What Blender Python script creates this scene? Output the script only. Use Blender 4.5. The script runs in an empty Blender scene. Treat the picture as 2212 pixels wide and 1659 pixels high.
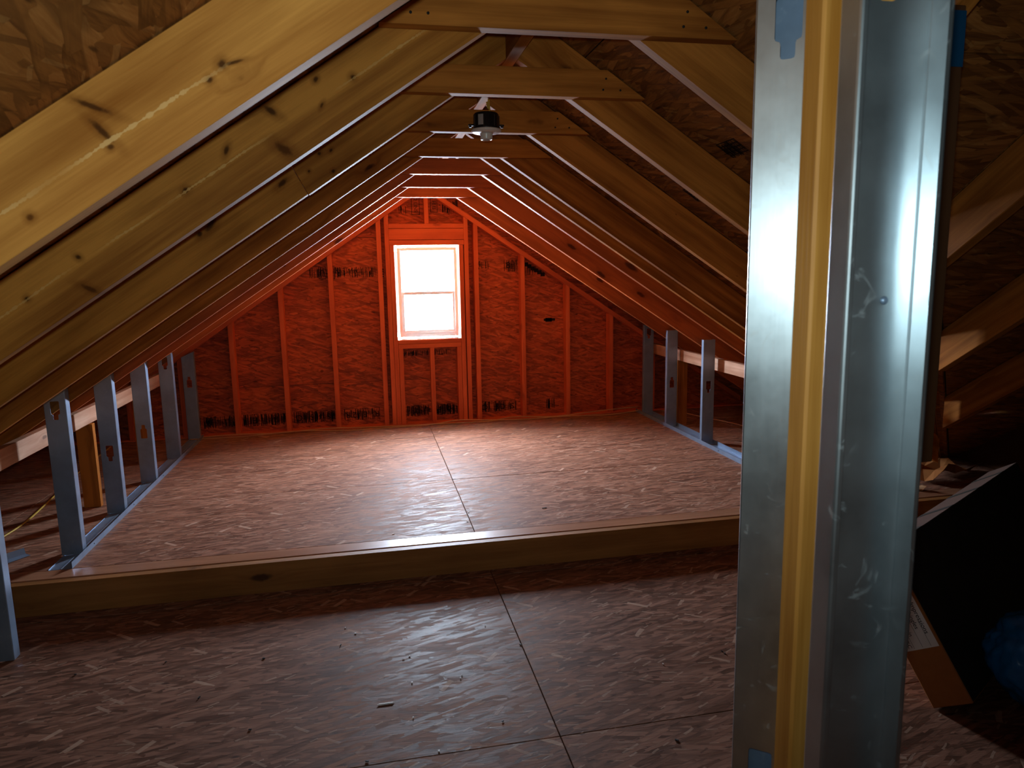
import bpy, bmesh, math, random
from mathutils import Vector, Matrix, noise
import numpy as np

random.seed(7)
scene = bpy.context.scene
COL = scene.collection
H = 1.4256            # eye height above the lower floor (lower floor is z = 0)

# ------------------------------------------------------------------ camera
cam_data = bpy.data.cameras.new('camera')
cam = bpy.data.objects.new('camera', cam_data)
COL.objects.link(cam)
R = Vector((0.97945298, -0.20080605, -0.01867597))
U = Vector((0.049166, 0.14794461, 0.9877728))
F = Vector((0.19558774, 0.96839523, -0.15477762))
cam.matrix_world = Matrix(((R.x, U.x, -F.x, 0), (R.y, U.y, -F.y, 0), (R.z, U.z, -F.z, H), (0, 0, 0, 1)))
cam_data.sensor_width = 36
cam_data.sensor_fit = 'HORIZONTAL'
cam_data.lens = 36 * 1523.58 / 2212
cam_data.clip_start = 0.02
cam_data.clip_end = 300
cam_data.dof.use_dof = True
cam_data.dof.focus_distance = 2.6
cam_data.dof.aperture_fstop = 9.0
scene.camera = cam

# ------------------------------------------------------------------ light
SKY = 178.0
FLASH = 32.0
world = bpy.data.worlds.new('daylight')
scene.world = world
world.use_nodes = True
bg = world.node_tree.nodes['Background']
bg.inputs['Color'].default_value = (0.80, 0.92, 1.12, 1)
bg.inputs['Strength'].default_value = SKY

pd = bpy.data.lights.new('window_portal', 'AREA')
pd.shape = 'RECTANGLE'; pd.size = 0.56; pd.size_y = 0.82
pd.cycles.is_portal = True
po = bpy.data.objects.new('window_portal', pd)
COL.objects.link(po)
po.location = (0.5145, 6.21, H - 0.147)
po.rotation_euler = (math.radians(-90), 0, 0)

# the phone light that lit the photograph, held just left of the lens
fl = bpy.data.lights.new('phone_light', 'SPOT')
fl.spot_size = math.radians(140); fl.spot_blend = 1.0
fl.energy = FLASH
fl.shadow_soft_size = 0.012
fl.color = (0.76, 0.96, 0.98)
fo = bpy.data.objects.new('phone_light', fl)
COL.objects.link(fo)
fo.location = (-0.014, -0.010, H + 0.028)
fo.rotation_euler = Vector((-0.07, 1.0, 0.13)).to_track_quat('-Z', 'Y').to_euler()

vs = scene.view_settings
vs.view_transform = 'Standard'
vs.look = 'None'
vs.gamma = 1
vs.use_curve_mapping = False
vs.exposure = 0.0
scene.display_settings.display_device = 'sRGB'
scene.cycles.max_bounces = 12
scene.cycles.diffuse_bounces = 7
scene.cycles.glossy_bounces = 5
scene.cycles.transparent_max_bounces = 12
scene.cycles.caustics_reflective = False
scene.cycles.caustics_refractive = False
scene.cycles.sample_clamp_indirect = 30

# ------------------------------------------------------------------ materials
def nt(name):
    m = bpy.data.materials.new(name)
    m.use_nodes = True
    t = m.node_tree
    return m, t, t.nodes['Principled BSDF'], t.nodes, t.links

class G:
    """small helper to write node maths"""
    def __init__(s, t): s.t = t; s.n = t.nodes; s.l = t.links
    def put(s, sock, v):
        if isinstance(v, bpy.types.NodeSocket): s.l.new(v, sock)
        else: sock.default_value = v
    def math(s, op, a, b=0.0, c=0.0, clamp=False):
        n = s.n.new('ShaderNodeMath'); n.operation = op; n.use_clamp = clamp
        s.put(n.inputs[0], a); s.put(n.inputs[1], b); s.put(n.inputs[2], c)
        return n.outputs[0]
    def vmath(s, op, a, b=(0, 0, 0)):
        n = s.n.new('ShaderNodeVectorMath'); n.operation = op
        s.put(n.inputs[0], a); s.put(n.inputs[1], b)
        return n.outputs[0]
    def mapr(s, v, a, b, c=0.0, d=1.0, smooth=True):
        n = s.n.new('ShaderNodeMapRange')
        if smooth: n.interpolation_type = 'SMOOTHSTEP'
        s.put(n.inputs[0], v)
        for i, q in enumerate((a, b, c, d)): s.put(n.inputs[1 + i], q)
        return n.outputs[0]
    def mapping(s, v, loc=(0, 0, 0), rot=(0, 0, 0), sc=(1, 1, 1)):
        n = s.n.new('ShaderNodeMapping')
        s.put(n.inputs[0], v); s.put(n.inputs[1], loc); s.put(n.inputs[2], rot); s.put(n.inputs[3], sc)
        return n.outputs[0]
    def noise(s, v, scale=5, detail=3, rough=0.5, dist=0.0):
        n = s.n.new('ShaderNodeTexNoise')
        s.put(n.inputs['Vector'], v); n.inputs['Scale'].default_value = scale
        n.inputs['Detail'].default_value = detail; n.inputs['Roughness'].default_value = rough
        n.inputs['Distortion'].default_value = dist
        return n.outputs['Fac'], n.outputs['Color']
    def voro(s, v, scale=1, feature='F1', metric='EUCLIDEAN', rnd=1.0, dim='3D'):
        n = s.n.new('ShaderNodeTexVoronoi'); n.voronoi_dimensions = dim
        n.feature = feature
        if feature != 'DISTANCE_TO_EDGE': n.distance = metric
        s.put(n.inputs['Vector'], v); n.inputs['Scale'].default_value = scale
        n.inputs['Randomness'].default_value = rnd
        return n
    def sep(s, v):
        n = s.n.new('ShaderNodeSeparateXYZ'); s.put(n.inputs[0], v); return n.outputs
    def mix(s, f, a, b, mode='MIX'):
        n = s.n.new('ShaderNodeMix'); n.data_type = 'RGBA'; n.blend_type = mode
        s.put(n.inputs[0], f); s.put(n.inputs[6], a); s.put(n.inputs[7], b)
        return n.outputs[2]
    def ramp(s, f, stops):
        n = s.n.new('ShaderNodeValToRGB'); s.put(n.inputs[0], f)
        e = n.color_ramp.elements
        e[0].position, e[0].color = stops[0][0], (*stops[0][1], 1)
        e[1].position, e[1].color = stops[-1][0], (*stops[-1][1], 1)
        for p, c in stops[1:-1]:
            q = e.new(p); q.color = (*c, 1)
        return n.outputs[0]
    def bump(s, h, strength=0.3, dist=0.002):
        n = s.n.new('ShaderNodeBump'); s.put(n.inputs['Height'], h)
        n.inputs['Strength'].default_value = strength; n.inputs['Distance'].default_value = dist
        return n.outputs[0]
    def obj(s, shift=40.0):
        tc = s.n.new('ShaderNodeTexCoord'); oi = s.n.new('ShaderNodeObjectInfo')
        c = s.n.new('ShaderNodeCombineXYZ')
        r = s.math('MULTIPLY', oi.outputs['Random'], shift)
        s.put(c.inputs[0], r); s.put(c.inputs[1], s.math('MULTIPLY', r, 0.37)); s.put(c.inputs[2], s.math('MULTIPLY', r, 0.61))
        return tc.outputs['Object'], s.vmath('ADD', tc.outputs['Object'], c.outputs[0]), oi.outputs['Random']

def rgb(r, g, b): return (r, g, b, 1)

def make_osb(name, dark, mid, light, pale, rough=0.5, spec=0.4, scale=1.0, palef=0.55, bump=0.5):
    m, t, bsdf, N, L = nt(name)
    g = G(t)
    raw, p, rnd = g.obj(30.0)
    ps = g.sep(p)
    cxy = N.new('ShaderNodeCombineXYZ')
    g.put(cxy.inputs[0], ps[0]); g.put(cxy.inputs[1], ps[2]); g.put(cxy.inputs[2], 0.0)
    p = cxy.outputs[0]
    wf, wc = g.noise(p, 9 * scale, 2)
    pw = g.vmath('ADD', p, g.mapping(wc, loc=(-0.5 * 0.02, -0.5 * 0.02, -0.01), sc=(0.02, 0.02, 0.02)))
    def layer(rot, sx, sy, off, metric='CHEBYCHEV'):
        q = g.mapping(pw, loc=(off, off * 1.7, 0), rot=(0, 0, math.radians(rot)), sc=(1, 1, 1))
        q = g.mapping(q, sc=(sx * scale, sy * scale, 0.001))
        v = g.voro(q, 1.0, 'F1', metric)
        c = g.sep(v.outputs['Color'])
        gr, _ = g.noise(g.mapping(q, sc=(1.0, 3.0, 1)), 2.0, 3, 0.6)
        return c[0], c[1], v.outputs['Distance'], gr
    a = layer(5, 8.5, 58, 0.0)
    b = layer(-14, 7.5, 50, 3.3)
    c = layer(19, 8.0, 64, 7.1)
    d = layer(52, 9, 34, 11.9)
    e = layer(-38, 7, 40, 17.3)
    def sel(m_, x, y): # m? y : x
        return g.math('ADD', x, g.math('MULTIPLY', m_, g.math('SUBTRACT', y, x)))
    mb = g.math('GREATER_THAN', b[1], 0.50)
    mc = g.math('GREATER_THAN', c[1], 0.58)
    tone = sel(mc, sel(mb, a[0], b[0]), c[0])
    grain = sel(mc, sel(mb, a[3], b[3]), c[3])
    dist = sel(mc, sel(mb, a[2], b[2]), c[2])
    md = g.math('GREATER_THAN', d[1], 0.93)
    me = g.math('GREATER_THAN', e[1], 0.93)
    dd = g.math('MULTIPLY', md, g.mapr(d[2], g.math('ADD', 0.12, g.math('MULTIPLY', d[0], 0.2)), g.math('ADD', 0.15, g.math('MULTIPLY', d[0], 0.2)), 1, 0))
    ee = g.math('MULTIPLY', me, g.mapr(e[2], g.math('ADD', 0.12, g.math('MULTIPLY', e[0], 0.2)), g.math('ADD', 0.15, g.math('MULTIPLY', e[0], 0.2)), 1, 0))
    dd = g.math('MULTIPLY', dd, g.math('ADD', 0.25, g.math('MULTIPLY', d[0], 0.9)))
    ee = g.math('MULTIPLY', ee, g.math('ADD', 0.25, g.math('MULTIPLY', e[0], 0.9)))
    f5 = layer(30, 16, 85, 23.7)
    mf = g.math('MULTIPLY', g.math('GREATER_THAN', f5[1], 0.84), g.mapr(f5[2], g.math('ADD', 0.10, g.math('MULTIPLY', f5[0], 0.25)), g.math('ADD', 0.14, g.math('MULTIPLY', f5[0], 0.25)), 0.75, 0))
    f6 = layer(-9, 13, 95, 31.3)
    mf2 = g.math('MULTIPLY', g.math('GREATER_THAN', f6[1], 0.84), g.mapr(f6[2], g.math('ADD', 0.10, g.math('MULTIPLY', f6[0], 0.25)), g.math('ADD', 0.14, g.math('MULTIPLY', f6[0], 0.25)), 0.6, 0))
    dd = g.math('MAXIMUM', dd, g.math('MAXIMUM', mf, mf2))
    fib, _ = g.noise(g.mapping(pw, sc=(5 * scale, 120 * scale, 1)), 1.0, 4, 0.65, 0.4)
    fib2, _ = g.noise(g.mapping(pw, rot=(0, 0, 0.22), sc=(9 * scale, 210 * scale, 1)), 1.0, 2, 0.6, 0.3)
    t2 = g.math('ADD', g.math('MULTIPLY', tone, 0.34), g.math('MULTIPLY', grain, 0.26))
    t2 = g.math('ADD', t2, g.math('MULTIPLY', fib, 0.42))
    big, _ = g.noise(p, 2.2, 3)
    t2 = g.math('ADD', t2, g.math('MULTIPLY', g.math('SUBTRACT', big, 0.5), 0.35))
    col = g.ramp(t2, [(0.34, dark), (0.47, tuple(0.35 * a_ + 0.65 * b_ for a_, b_ in zip(dark, mid))), (0.60, mid), (0.76, light)])
    edge = g.mapr(dist, 0.36, 0.62, 0, 1)
    col = g.mix(g.math('MULTIPLY', edge, 0.45), col, rgb(*[x * 0.45 for x in dark]))
    crack = g.math('MULTIPLY', g.mapr(fib2, 0.66, 0.74, 0, 1), g.mapr(fib, 0.40, 0.55, 1, 0.15))
    col = g.mix(g.math('MULTIPLY', crack, 0.8), col, rgb(*[x * 0.22 for x in dark]))
    pm = g.math('MULTIPLY', g.math('MAXIMUM', dd, ee), palef)
    pm = g.math('MULTIPLY', pm, g.mapr(grain, 0.2, 0.7, 0.5, 1.0))
    col = g.mix(pm, col, rgb(*pale))
    # small dark wane spots
    sp = g.voro(g.mapping(p, sc=(22, 60, 0.001)), 1.0)
    sc_ = g.sep(sp.outputs['Color'])
    sd_ = g.math('ADD', sp.outputs['Distance'], g.math('MULTIPLY', g.math('SUBTRACT', fib, 0.5), 1.1))
    spot = g.math('MULTIPLY', g.math('GREATER_THAN', sc_[0], 0.95), g.mapr(sd_, 0.10, 0.42, 1, 0))
    col = g.mix(g.math('MULTIPLY', spot, 0.75), col, rgb(*[x * 0.25 for x in dark]))
    L.new(col, bsdf.inputs['Base Color'])
    h = g.math('ADD', g.math('MULTIPLY', tone, 0.8), g.math('ADD', g.math('MULTIPLY', grain, 0.4), g.math('MULTIPLY', fib, 0.9)))
    h = g.math('ADD', h, g.math('MULTIPLY', g.math('MAXIMUM', dd, ee), 0.8))
    L.new(g.bump(h, bump, 0.0012), bsdf.inputs['Normal'])
    rr = g.mapr(tone, 0, 1, rough - 0.1, rough + 0.12)
    L.new(rr, bsdf.inputs['Roughness'])
    bsdf.inputs['Specular IOR Level'].default_value = spec
    return m

def make_wood(name, dark, light, knot=1.0, rough=0.5, spec=0.35, streak=None, knotsize=1.0, knots=()):
    """sawn softwood; the grain runs along local X, the wide face lies in local XZ"""
    m, t, bsdf, N, L = nt(name)
    g = G(t)
    raw, p, rnd = g.obj(50.0)
    # knots
    kq = g.mapping(p, sc=(3.3, 0.5, 9.0))
    kv = g.voro(kq, 1.0)
    kc = g.sep(kv.outputs['Color'])
    nz, _ = g.noise(g.mapping(p, sc=(30, 30, 40)), 1.0, 2)
    kd = g.math('ADD', kv.outputs['Distance'], g.math('MULTIPLY', g.math('SUBTRACT', nz, 0.5), 0.12))
    on = g.math('GREATER_THAN', kc[0], 0.5)
    size = g.math('MULTIPLY', g.math('ADD', g.math('MULTIPLY', kc[1], 0.14), 0.05), knotsize)
    km = g.math('MULTIPLY', on, g.mapr(kd, g.math('MULTIPLY', size, 0.55), g.math('MULTIPLY', size, 1.25), 1, 0))
    halo = g.math('MULTIPLY', on, g.mapr(kd, size, g.math('MULTIPLY', size, 3.2), 1, 0))
    # grain, bent round the knots
    warp = g.math('MULTIPLY', halo, 0.55)
    s = g.sep(p)
    cz = N.new('ShaderNodeCombineXYZ')
    g.put(cz.inputs[0], g.math('MULTIPLY', s[0], 0.9))
    g.put(cz.inputs[1], g.math('MULTIPLY', s[1], 22))
    g.put(cz.inputs[2], g.math('ADD', g.math('MULTIPLY', s[2], 26), warp))
    gr, _ = g.noise(cz.outputs[0], 1.0, 5, 0.55, 0.6)
    cf = N.new('ShaderNodeCombineXYZ')
    g.put(cf.inputs[0], g.math('MULTIPLY', s[0], 9))
    g.put(cf.inputs[1], g.math('MULTIPLY', s[1], 260))
    g.put(cf.inputs[2], g.math('MULTIPLY', s[2], 260))
    fine, _ = g.noise(cf.outputs[0], 1.0, 3, 0.6)
    big, _ = g.noise(g.mapping(p, sc=(2.2, 3, 9)), 1.0, 3)
    v = g.math('ADD', g.math('MULTIPLY', gr, 0.75), g.math('MULTIPLY', fine, 0.18))
    v = g.math('ADD', v, g.math('MULTIPLY', g.math('SUBTRACT', big, 0.5), 0.75))
    v = g.math('ADD', v, g.math('MULTIPLY', g.math('SUBTRACT', rnd, 0.5), 0.10))
    midc = tuple((a * 0.55 + b * 0.45) for a, b in zip(dark, light))
    col = g.ramp(v, [(0.28, dark), (0.46, midc), (0.64, light)])
    col = g.mix(g.math('MULTIPLY', halo, 0.28 * knot), col, rgb(dark[0] * 0.55, dark[1] * 0.45, dark[2] * 0.4))
    col = g.mix(g.math('MULTIPLY', km, 0.85 * knot), col, rgb(dark[0] * 0.16, dark[1] * 0.12, dark[2] * 0.15))
    # nail and worm holes
    hv = g.voro(g.mapping(p, sc=(5.5, 0.3, 16.0)), 1.0)
    hc = g.sep(hv.outputs['Color'])
    hole = g.math('MULTIPLY', g.math('GREATER_THAN', hc[2], 0.86), g.mapr(hv.outputs['Distance'], 0.025, 0.06, 1, 0))
    col = g.mix(g.math('MULTIPLY', hole, 0.9 * knot), col, rgb(0.02, 0.008, 0.003))
    if knots:
        rs0 = g.sep(raw)
        wb, _ = g.noise(g.mapping(raw, sc=(60, 60, 60)), 1.0, 3, 0.7)
        tot = None; hal = None
        for (kx, kz, rx, rz_, tilt) in knots:
            ct, st_ = math.cos(tilt), math.sin(tilt)
            dx = g.math('SUBTRACT', rs0[0], kx); dz = g.math('SUBTRACT', rs0[2], kz)
            u = g.math('ADD', g.math('MULTIPLY', dx, ct / rx), g.math('MULTIPLY', dz, st_ / rx))
            v_ = g.math('ADD', g.math('MULTIPLY', dx, -st_ / rz_), g.math('MULTIPLY', dz, ct / rz_))
            d2 = g.math('SQRT', g.math('ADD', g.math('MULTIPLY', u, u), g.math('MULTIPLY', v_, v_)))
            d2 = g.math('ADD', d2, g.math('MULTIPLY', g.math('SUBTRACT', wb, 0.5), 0.9))
            k1 = g.mapr(d2, 0.35, 1.15, 1, 0); k2 = g.mapr(d2, 0.8, 2.6, 1, 0)
            tot = k1 if tot is None else g.math('MAXIMUM', tot, k1)
            hal = k2 if hal is None else g.math('MAXIMUM', hal, k2)
        col = g.mix(g.math('MULTIPLY', hal, 0.45), col, rgb(dark[0] * 0.6, dark[1] * 0.5, dark[2] * 0.4))
        col = g.mix(g.math('MULTIPLY', tot, 0.85), col, rgb(dark[0] * 0.14, dark[1] * 0.11, dark[2] * 0.12))
    h = g.math('ADD', g.math('MULTIPLY', gr, 0.6), g.math('MULTIPLY', fine, 0.5))
    if streak is not None:
        rs = g.sep(raw)
        wob, _ = g.noise(g.mapping(raw, sc=(6, 0, 0)), 1.0, 2)
        zz = g.math('ADD', g.math('SUBTRACT', rs[2], streak), g.math('MULTIPLY', g.math('SUBTRACT', wob, 0.5), 0.012))
        jag, _ = g.noise(g.mapping(raw, sc=(70, 1, 8)), 1.0, 2, 0.7)
        wid = g.math('ADD', g.mapr(jag, 0.35, 0.65, 0.0006, 0.0042), 0.0004)
        band = g.mapr(g.math('ABSOLUTE', zz), g.math('MULTIPLY', wid, 0.6), wid, 1, 0)
        gate, _ = g.noise(g.mapping(raw, loc=(3.1, 0, 0), sc=(3.2, 0, 0)), 1.0, 1)
        band = g.math('MULTIPLY', band, g.mapr(gate, 0.40, 0.56, 0, 1))
        below = g.mapr(zz, -0.018, 0.0, 0.45, 0.0)
        col = g.mix(g.math('MULTIPLY', g.math('MULTIPLY', below, g.math('LESS_THAN', zz, 0.0)), 0.5), col, rgb(dark[0] * 0.9, dark[1] * 0.72, dark[2] * 0.5))
        col = g.mix(g.math('MULTIPLY', band, 0.8), col, rgb(min(1, light[0] * 1.15), light[1] * 1.5, light[2] * 2.6))
        h = g.math('ADD', h, g.math('MULTIPLY', band, 1.0))
    L.new(col, bsdf.inputs['Base Color'])
    L.new(g.bump(h, 0.35, 0.0012), bsdf.inputs['Normal'])
    bsdf.inputs['Roughness'].default_value = rough
    bsdf.inputs['Specular IOR Level'].default_value = spec
    return m

def make_steel(name, base=(0.62, 0.66, 0.66), rough=0.36, metal=0.8, aniso=0.6, stain=0.5):
    m, t, bsdf, N, L = nt(name)
    g = G(t)
    raw, p, rnd = g.obj(20.0)
    a, _ = g.noise(p, 9, 4, 0.6)
    b, _ = g.noise(g.mapping(p, sc=(60, 60, 4)), 1.0, 3, 0.6)
    c, _ = g.noise(p, 26, 4, 0.65, 1.0)
    dust = g.mapr(c, 0.60, 0.72, 0, 1)
    smear = g.mapr(a, 0.30, 0.42, 1, 0)
    col = g.mix(g.mapr(a, 0.3, 0.7), rgb(*[x * 0.82 for x in base]), rgb(*base))
    col = g.mix(g.math('MULTIPLY', smear, 0.35 * stain), col, rgb(*[x * 0.45 for x in base]))
    col = g.mix(g.math('MULTIPLY', dust, 0.35 * stain), col, rgb(0.75, 0.76, 0.74))
    L.new(col, bsdf.inputs['Base Color'])
    L.new(g.math('SUBTRACT', metal, g.math('MULTIPLY', dust, 0.4 * stain)), bsdf.inputs['Metallic'])
    L.new(g.math('ADD', rough - 0.06, g.math('ADD', g.math('MULTIPLY', a, 0.1), g.math('MULTIPLY', b, 0.05))), bsdf.inputs['Roughness'])
    bsdf.inputs['Anisotropic'].default_value = aniso
    tn = N.new('ShaderNodeTangent'); tn.direction_type = 'RADIAL'; tn.axis = 'Z'
    L.new(tn.outputs[0], bsdf.inputs['Tangent'])
    bsdf.inputs['Anisotropic Rotation'].default_value = 0.0
    L.new(g.bump(g.math('ADD', b, a), 0.05, 0.001), bsdf.inputs['Normal'])
    return m

def make_plain(name, col, rough=0.5, metal=0.0, spec=0.5, var=0.15, scale=12, bump=0.0):
    m, t, bsdf, N, L = nt(name)
    g = G(t)
    raw, p, rnd = g.obj(20.0)
    a, _ = g.noise(p, scale, 3, 0.6)
    c = g.mix(a, rgb(*[x * (1 - var) for x in col]), rgb(*[min(1, x * (1 + var)) for x in col]))
    L.new(c, bsdf.inputs['Base Color'])
    bsdf.inputs['Roughness'].default_value = rough
    bsdf.inputs['Metallic'].default_value = metal
    bsdf.inputs['Specular IOR Level'].default_value = spec
    if bump: L.new(g.bump(a, bump, 0.003), bsdf.inputs['Normal'])
    return m

def make_glass(name):
    m, t, bsdf, N, L = nt(name)
    N.remove(bsdf)
    g = G(t)
    tr = N.new('ShaderNodeBsdfTransparent'); tr.inputs[0].default_value = (0.93, 0.96, 0.95, 1)
    gl = N.new('ShaderNodeBsdfGlossy'); gl.inputs['Roughness'].default_value = 0.02
    fr = N.new('ShaderNodeFresnel'); fr.inputs[0].default_value = 1.45
    raw, p, rnd = g.obj()
    dust, _ = g.noise(p, 14, 4)
    mx = N.new('ShaderNodeMixShader')
    L.new(g.math('ADD', fr.outputs[0], g.mapr(dust, 0.55, 0.8, 0, 0.03), clamp=True), mx.inputs[0])
    L.new(tr.outputs[0], mx.inputs[1]); L.new(gl.outputs[0], mx.inputs[2])
    L.new(mx.outputs[0], N['Material Output'].inputs['Surface'])
    return m

def make_wrap(name, tr=0.5):
    m, t, bsdf, N, L = nt(name)
    N.remove(bsdf)
    g = G(t)
    raw, p, rnd = g.obj()
    a, _ = g.noise(p, 40, 3)
    df = N.new('ShaderNodeBsdfDiffuse'); tl = N.new('ShaderNodeBsdfTranslucent')
    L.new(g.mix(a, rgb(0.8, 0.8, 0.78), rgb(0.92, 0.92, 0.9)), df.inputs[0])
    tl.inputs[0].default_value = (0.6, 0.6, 0.58, 1)
    mx = N.new('ShaderNodeMixShader'); mx.inputs[0].default_value = tr
    L.new(df.outputs[0], mx.inputs[1]); L.new(tl.outputs[0], mx.inputs[2])
    L.new(mx.outputs[0], N['Material Output'].inputs['Surface'])
    return m

WD, WL = (0.26, 0.078, 0.013), (0.59, 0.208, 0.037)
M_RAFTER = make_wood('pine_rafter', WD, WL, 1.0, 0.7, 0.06)
M_RAFTER_STREAK = make_wood('pine_rafter_pitch_line', (0.33, 0.108, 0.016), (0.70, 0.30, 0.062), 1.0, 0.66, 0.08, streak=-0.012, knotsize=0.6, knots=((0.765, 0.038, 0.030, 0.005, 2.2), (0.754, 0.004, 0.024, 0.006, 1.75), (0.750, -0.019, 0.006, 0.005, 0), (0.951, -0.009, 0.008, 0.007, 0.3), (0.968, -0.016, 0.016, 0.003, -0.3), (0.923, -0.017, 0.006, 0.005, 0), (0.597, -0.037, 0.006, 0.006, 0)))
M_RAFTER_STREAK2 = make_wood('pine_rafter_faint_pitch_line', (0.24, 0.076, 0.012), (0.60, 0.24, 0.042), 1.1, 0.66, 0.08, streak=0.007, knotsize=0.6, knots=((0.986, 0.047, 0.020, 0.008, 2.0), (0.959, -0.036, 0.026, 0.012, 2.0), (0.851, 0.031, 0.014, 0.006, 0.6), (0.722, 0.009, 0.009, 0.007, 0), (1.113, 0.050, 0.008, 0.006, 0.3), (1.187, 0.010, 0.008, 0.007, 0), (1.09, -0.003, 0.009, 0.004, 0.5), (0.418, -0.050, 0.022, 0.007, 2.1), (0.443, 0.019, 0.008, 0.006, 2), (0.299, 0.007, 0.007, 0.006, 0)))
M_RAFTER_T2 = make_wood('knotty_pine_rafter', (0.25, 0.08, 0.012), (0.58, 0.225, 0.038), 1.0, 0.66, 0.08, knotsize=0.6, knots=((0.644, 0.021, 0.030, 0.012, 0.3), (0.60, 0.015, 0.012, 0.008, 0.3), (0.900, 0.003, 0.022, 0.009, 0.2), (1.048, 0.013, 0.007, 0.006, 0), (1.084, 0.001, 0.008, 0.005, 0.4), (1.051, -0.054, 0.007, 0.006, 0), (0.989, -0.013, 0.006, 0.005, 0)))
M_RAFTER_BOUNCE = make_wood('pine_rafter_bounce_tint', (0.32, 0.075, 0.018), (0.58, 0.145, 0.034), 1.0, 0.55, 0.2)  # red of bounced light put into the far rafters' and ties' colour
M_FRAME = make_wood('pine_framing_bounce_tint', (0.55, 0.10, 0.034), (0.74, 0.155, 0.052), 0.55, 0.6, 0.2)  # gable framing, with bounced red light mixed into the wood colour
M_POST = make_wood('pine_post', (0.36, 0.135, 0.018), (0.72, 0.34, 0.075), 0.7, 0.5, 0.3)
M_PALE = make_wood('pale_purlin', (0.46, 0.22, 0.12), (0.72, 0.44, 0.29), 0.7, 0.6, 0.2)
M_NOSE = make_wood('plank_edge', (0.30, 0.125, 0.06), (0.46, 0.22, 0.12), 0.4, 0.36, 0.5)
M_RIM = make_wood('rim_lumber', (0.26, 0.10, 0.024), (0.42, 0.18, 0.05), 1.0, 0.55, 0.3)
M_OSB_WALL = make_osb('osb_wall_bounce_tint', (0.26, 0.048, 0.018), (0.54, 0.105, 0.034), (0.64, 0.15, 0.05), (0.70, 0.19, 0.065), 0.62, 0.2, palef=0.35)  # wall boards tinted with the red of bounced light
M_OSB_ROOF = make_osb('osb_roof', (0.16, 0.05, 0.012), (0.36, 0.125, 0.026), (0.50, 0.20, 0.05), (0.62, 0.30, 0.09), 0.62, 0.2, scale=0.75, palef=0.4)
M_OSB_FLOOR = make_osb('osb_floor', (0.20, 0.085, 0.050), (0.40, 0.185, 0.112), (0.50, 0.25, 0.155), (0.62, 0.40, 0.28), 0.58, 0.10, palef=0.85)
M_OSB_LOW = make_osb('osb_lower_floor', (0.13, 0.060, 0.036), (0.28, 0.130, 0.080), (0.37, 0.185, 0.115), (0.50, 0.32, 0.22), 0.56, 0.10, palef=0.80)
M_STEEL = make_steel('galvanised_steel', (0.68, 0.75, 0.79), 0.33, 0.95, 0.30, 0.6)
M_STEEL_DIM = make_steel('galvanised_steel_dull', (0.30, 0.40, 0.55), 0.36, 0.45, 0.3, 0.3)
M_VINYL = make_wrap('white_vinyl', 0.05)
M_GLASS = make_glass('window_glass')
M_WRAP = make_wrap('white_house_wrap')
M_INK = make_plain('mill_ink', (0.022, 0.012, 0.010), 0.7, 0, 0.1, 0.3)
M_BLACK = make_plain('black_plastic', (0.012, 0.012, 0.013), 0.35, 0, 0.4, 0.2)
M_PORC = make_plain('white_porcelain', (0.62, 0.60, 0.58), 0.25, 0, 0.5, 0.05)
M_STICK = make_plain('grey_sticker', (0.30, 0.28, 0.27), 0.6, 0, 0.2, 0.2, 90)
M_BRASS = make_plain('bare_metal', (0.75, 0.70, 0.60), 0.3, 1.0, 0.5, 0.1)
M_CABLE_T = make_plain('tan_cable', (0.52, 0.30, 0.15), 0.5, 0, 0.3, 0.1)
M_CABLE_Y = make_plain('yellow_cable', (0.62, 0.40, 0.06), 0.45, 0, 0.4, 0.1)
M_FELT = make_plain('dark_roof_felt', (0.03, 0.025, 0.022), 0.9, 0, 0.1, 0.2)
M_CARTON = make_plain('brown_cardboard', (0.42, 0.16, 0.045), 0.7, 0, 0.2, 0.12, 30)
M_CARTON_DARK = make_plain('black_printed_cardboard', (0.045, 0.040, 0.032), 0.6, 0, 0.2, 0.3, 8)
M_LABEL = make_plain('white_paper', (0.85, 0.85, 0.85), 0.6, 0, 0.2, 0.05)
M_BAG = make_plain('blue_plastic', (0.015, 0.20, 0.58), 0.28, 0, 0.5, 0.25, 5, 0.3)
M_TAPE = make_plain('blue_tape', (0.006, 0.06, 0.14), 0.6, 0, 0.2, 0.1)
M_DRY = make_plain('dusty_top_board', (0.13, 0.075, 0.055), 0.7, 0, 0.2, 0.3, 6)
M_CHIP = make_plain('white_scrap', (0.80, 0.78, 0.74), 0.6, 0, 0.3, 0.1)
M_CHIPD = make_plain('dark_scrap', (0.02, 0.018, 0.018), 0.6, 0, 0.3, 0.1)
M_DEEP = make_plain('bare_wall_board', (0.09, 0.035, 0.014), 0.8, 0, 0.1, 0.2, 3)

# ------------------------------------------------------------------ builders
def tag(o, label=None, cat=None, group=None, kind=None):
    if label: o['label'] = label
    if cat: o['category'] = cat
    if group: o['group'] = group
    if kind: o['kind'] = kind
    return o

def empty(name, loc, rz=0.0):
    o = bpy.data.objects.new(name, None)
    o.empty_display_size = 0.05
    COL.objects.link(o)
    WM[o] = Matrix.Translation(loc) @ Matrix.Rotation(rz, 4, 'Z')
    o.matrix_world = WM[o]
    return o

def link(name, me, mat, parent=None, world_m=None):
    o = bpy.data.objects.new(name, me)
    COL.objects.link(o)
    if mat: me.materials.append(mat)
    wm = world_m if world_m is not None else Matrix.Identity(4)
    if parent is not None:
        o.parent = parent
        o.matrix_parent_inverse = Matrix.Identity(4)
        o.matrix_basis = wof(parent).inverted() @ wm
    else:
        o.matrix_world = wm
    WM[o] = wm
    return o

WM = {}
def wof(o):
    return WM[o]

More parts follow.
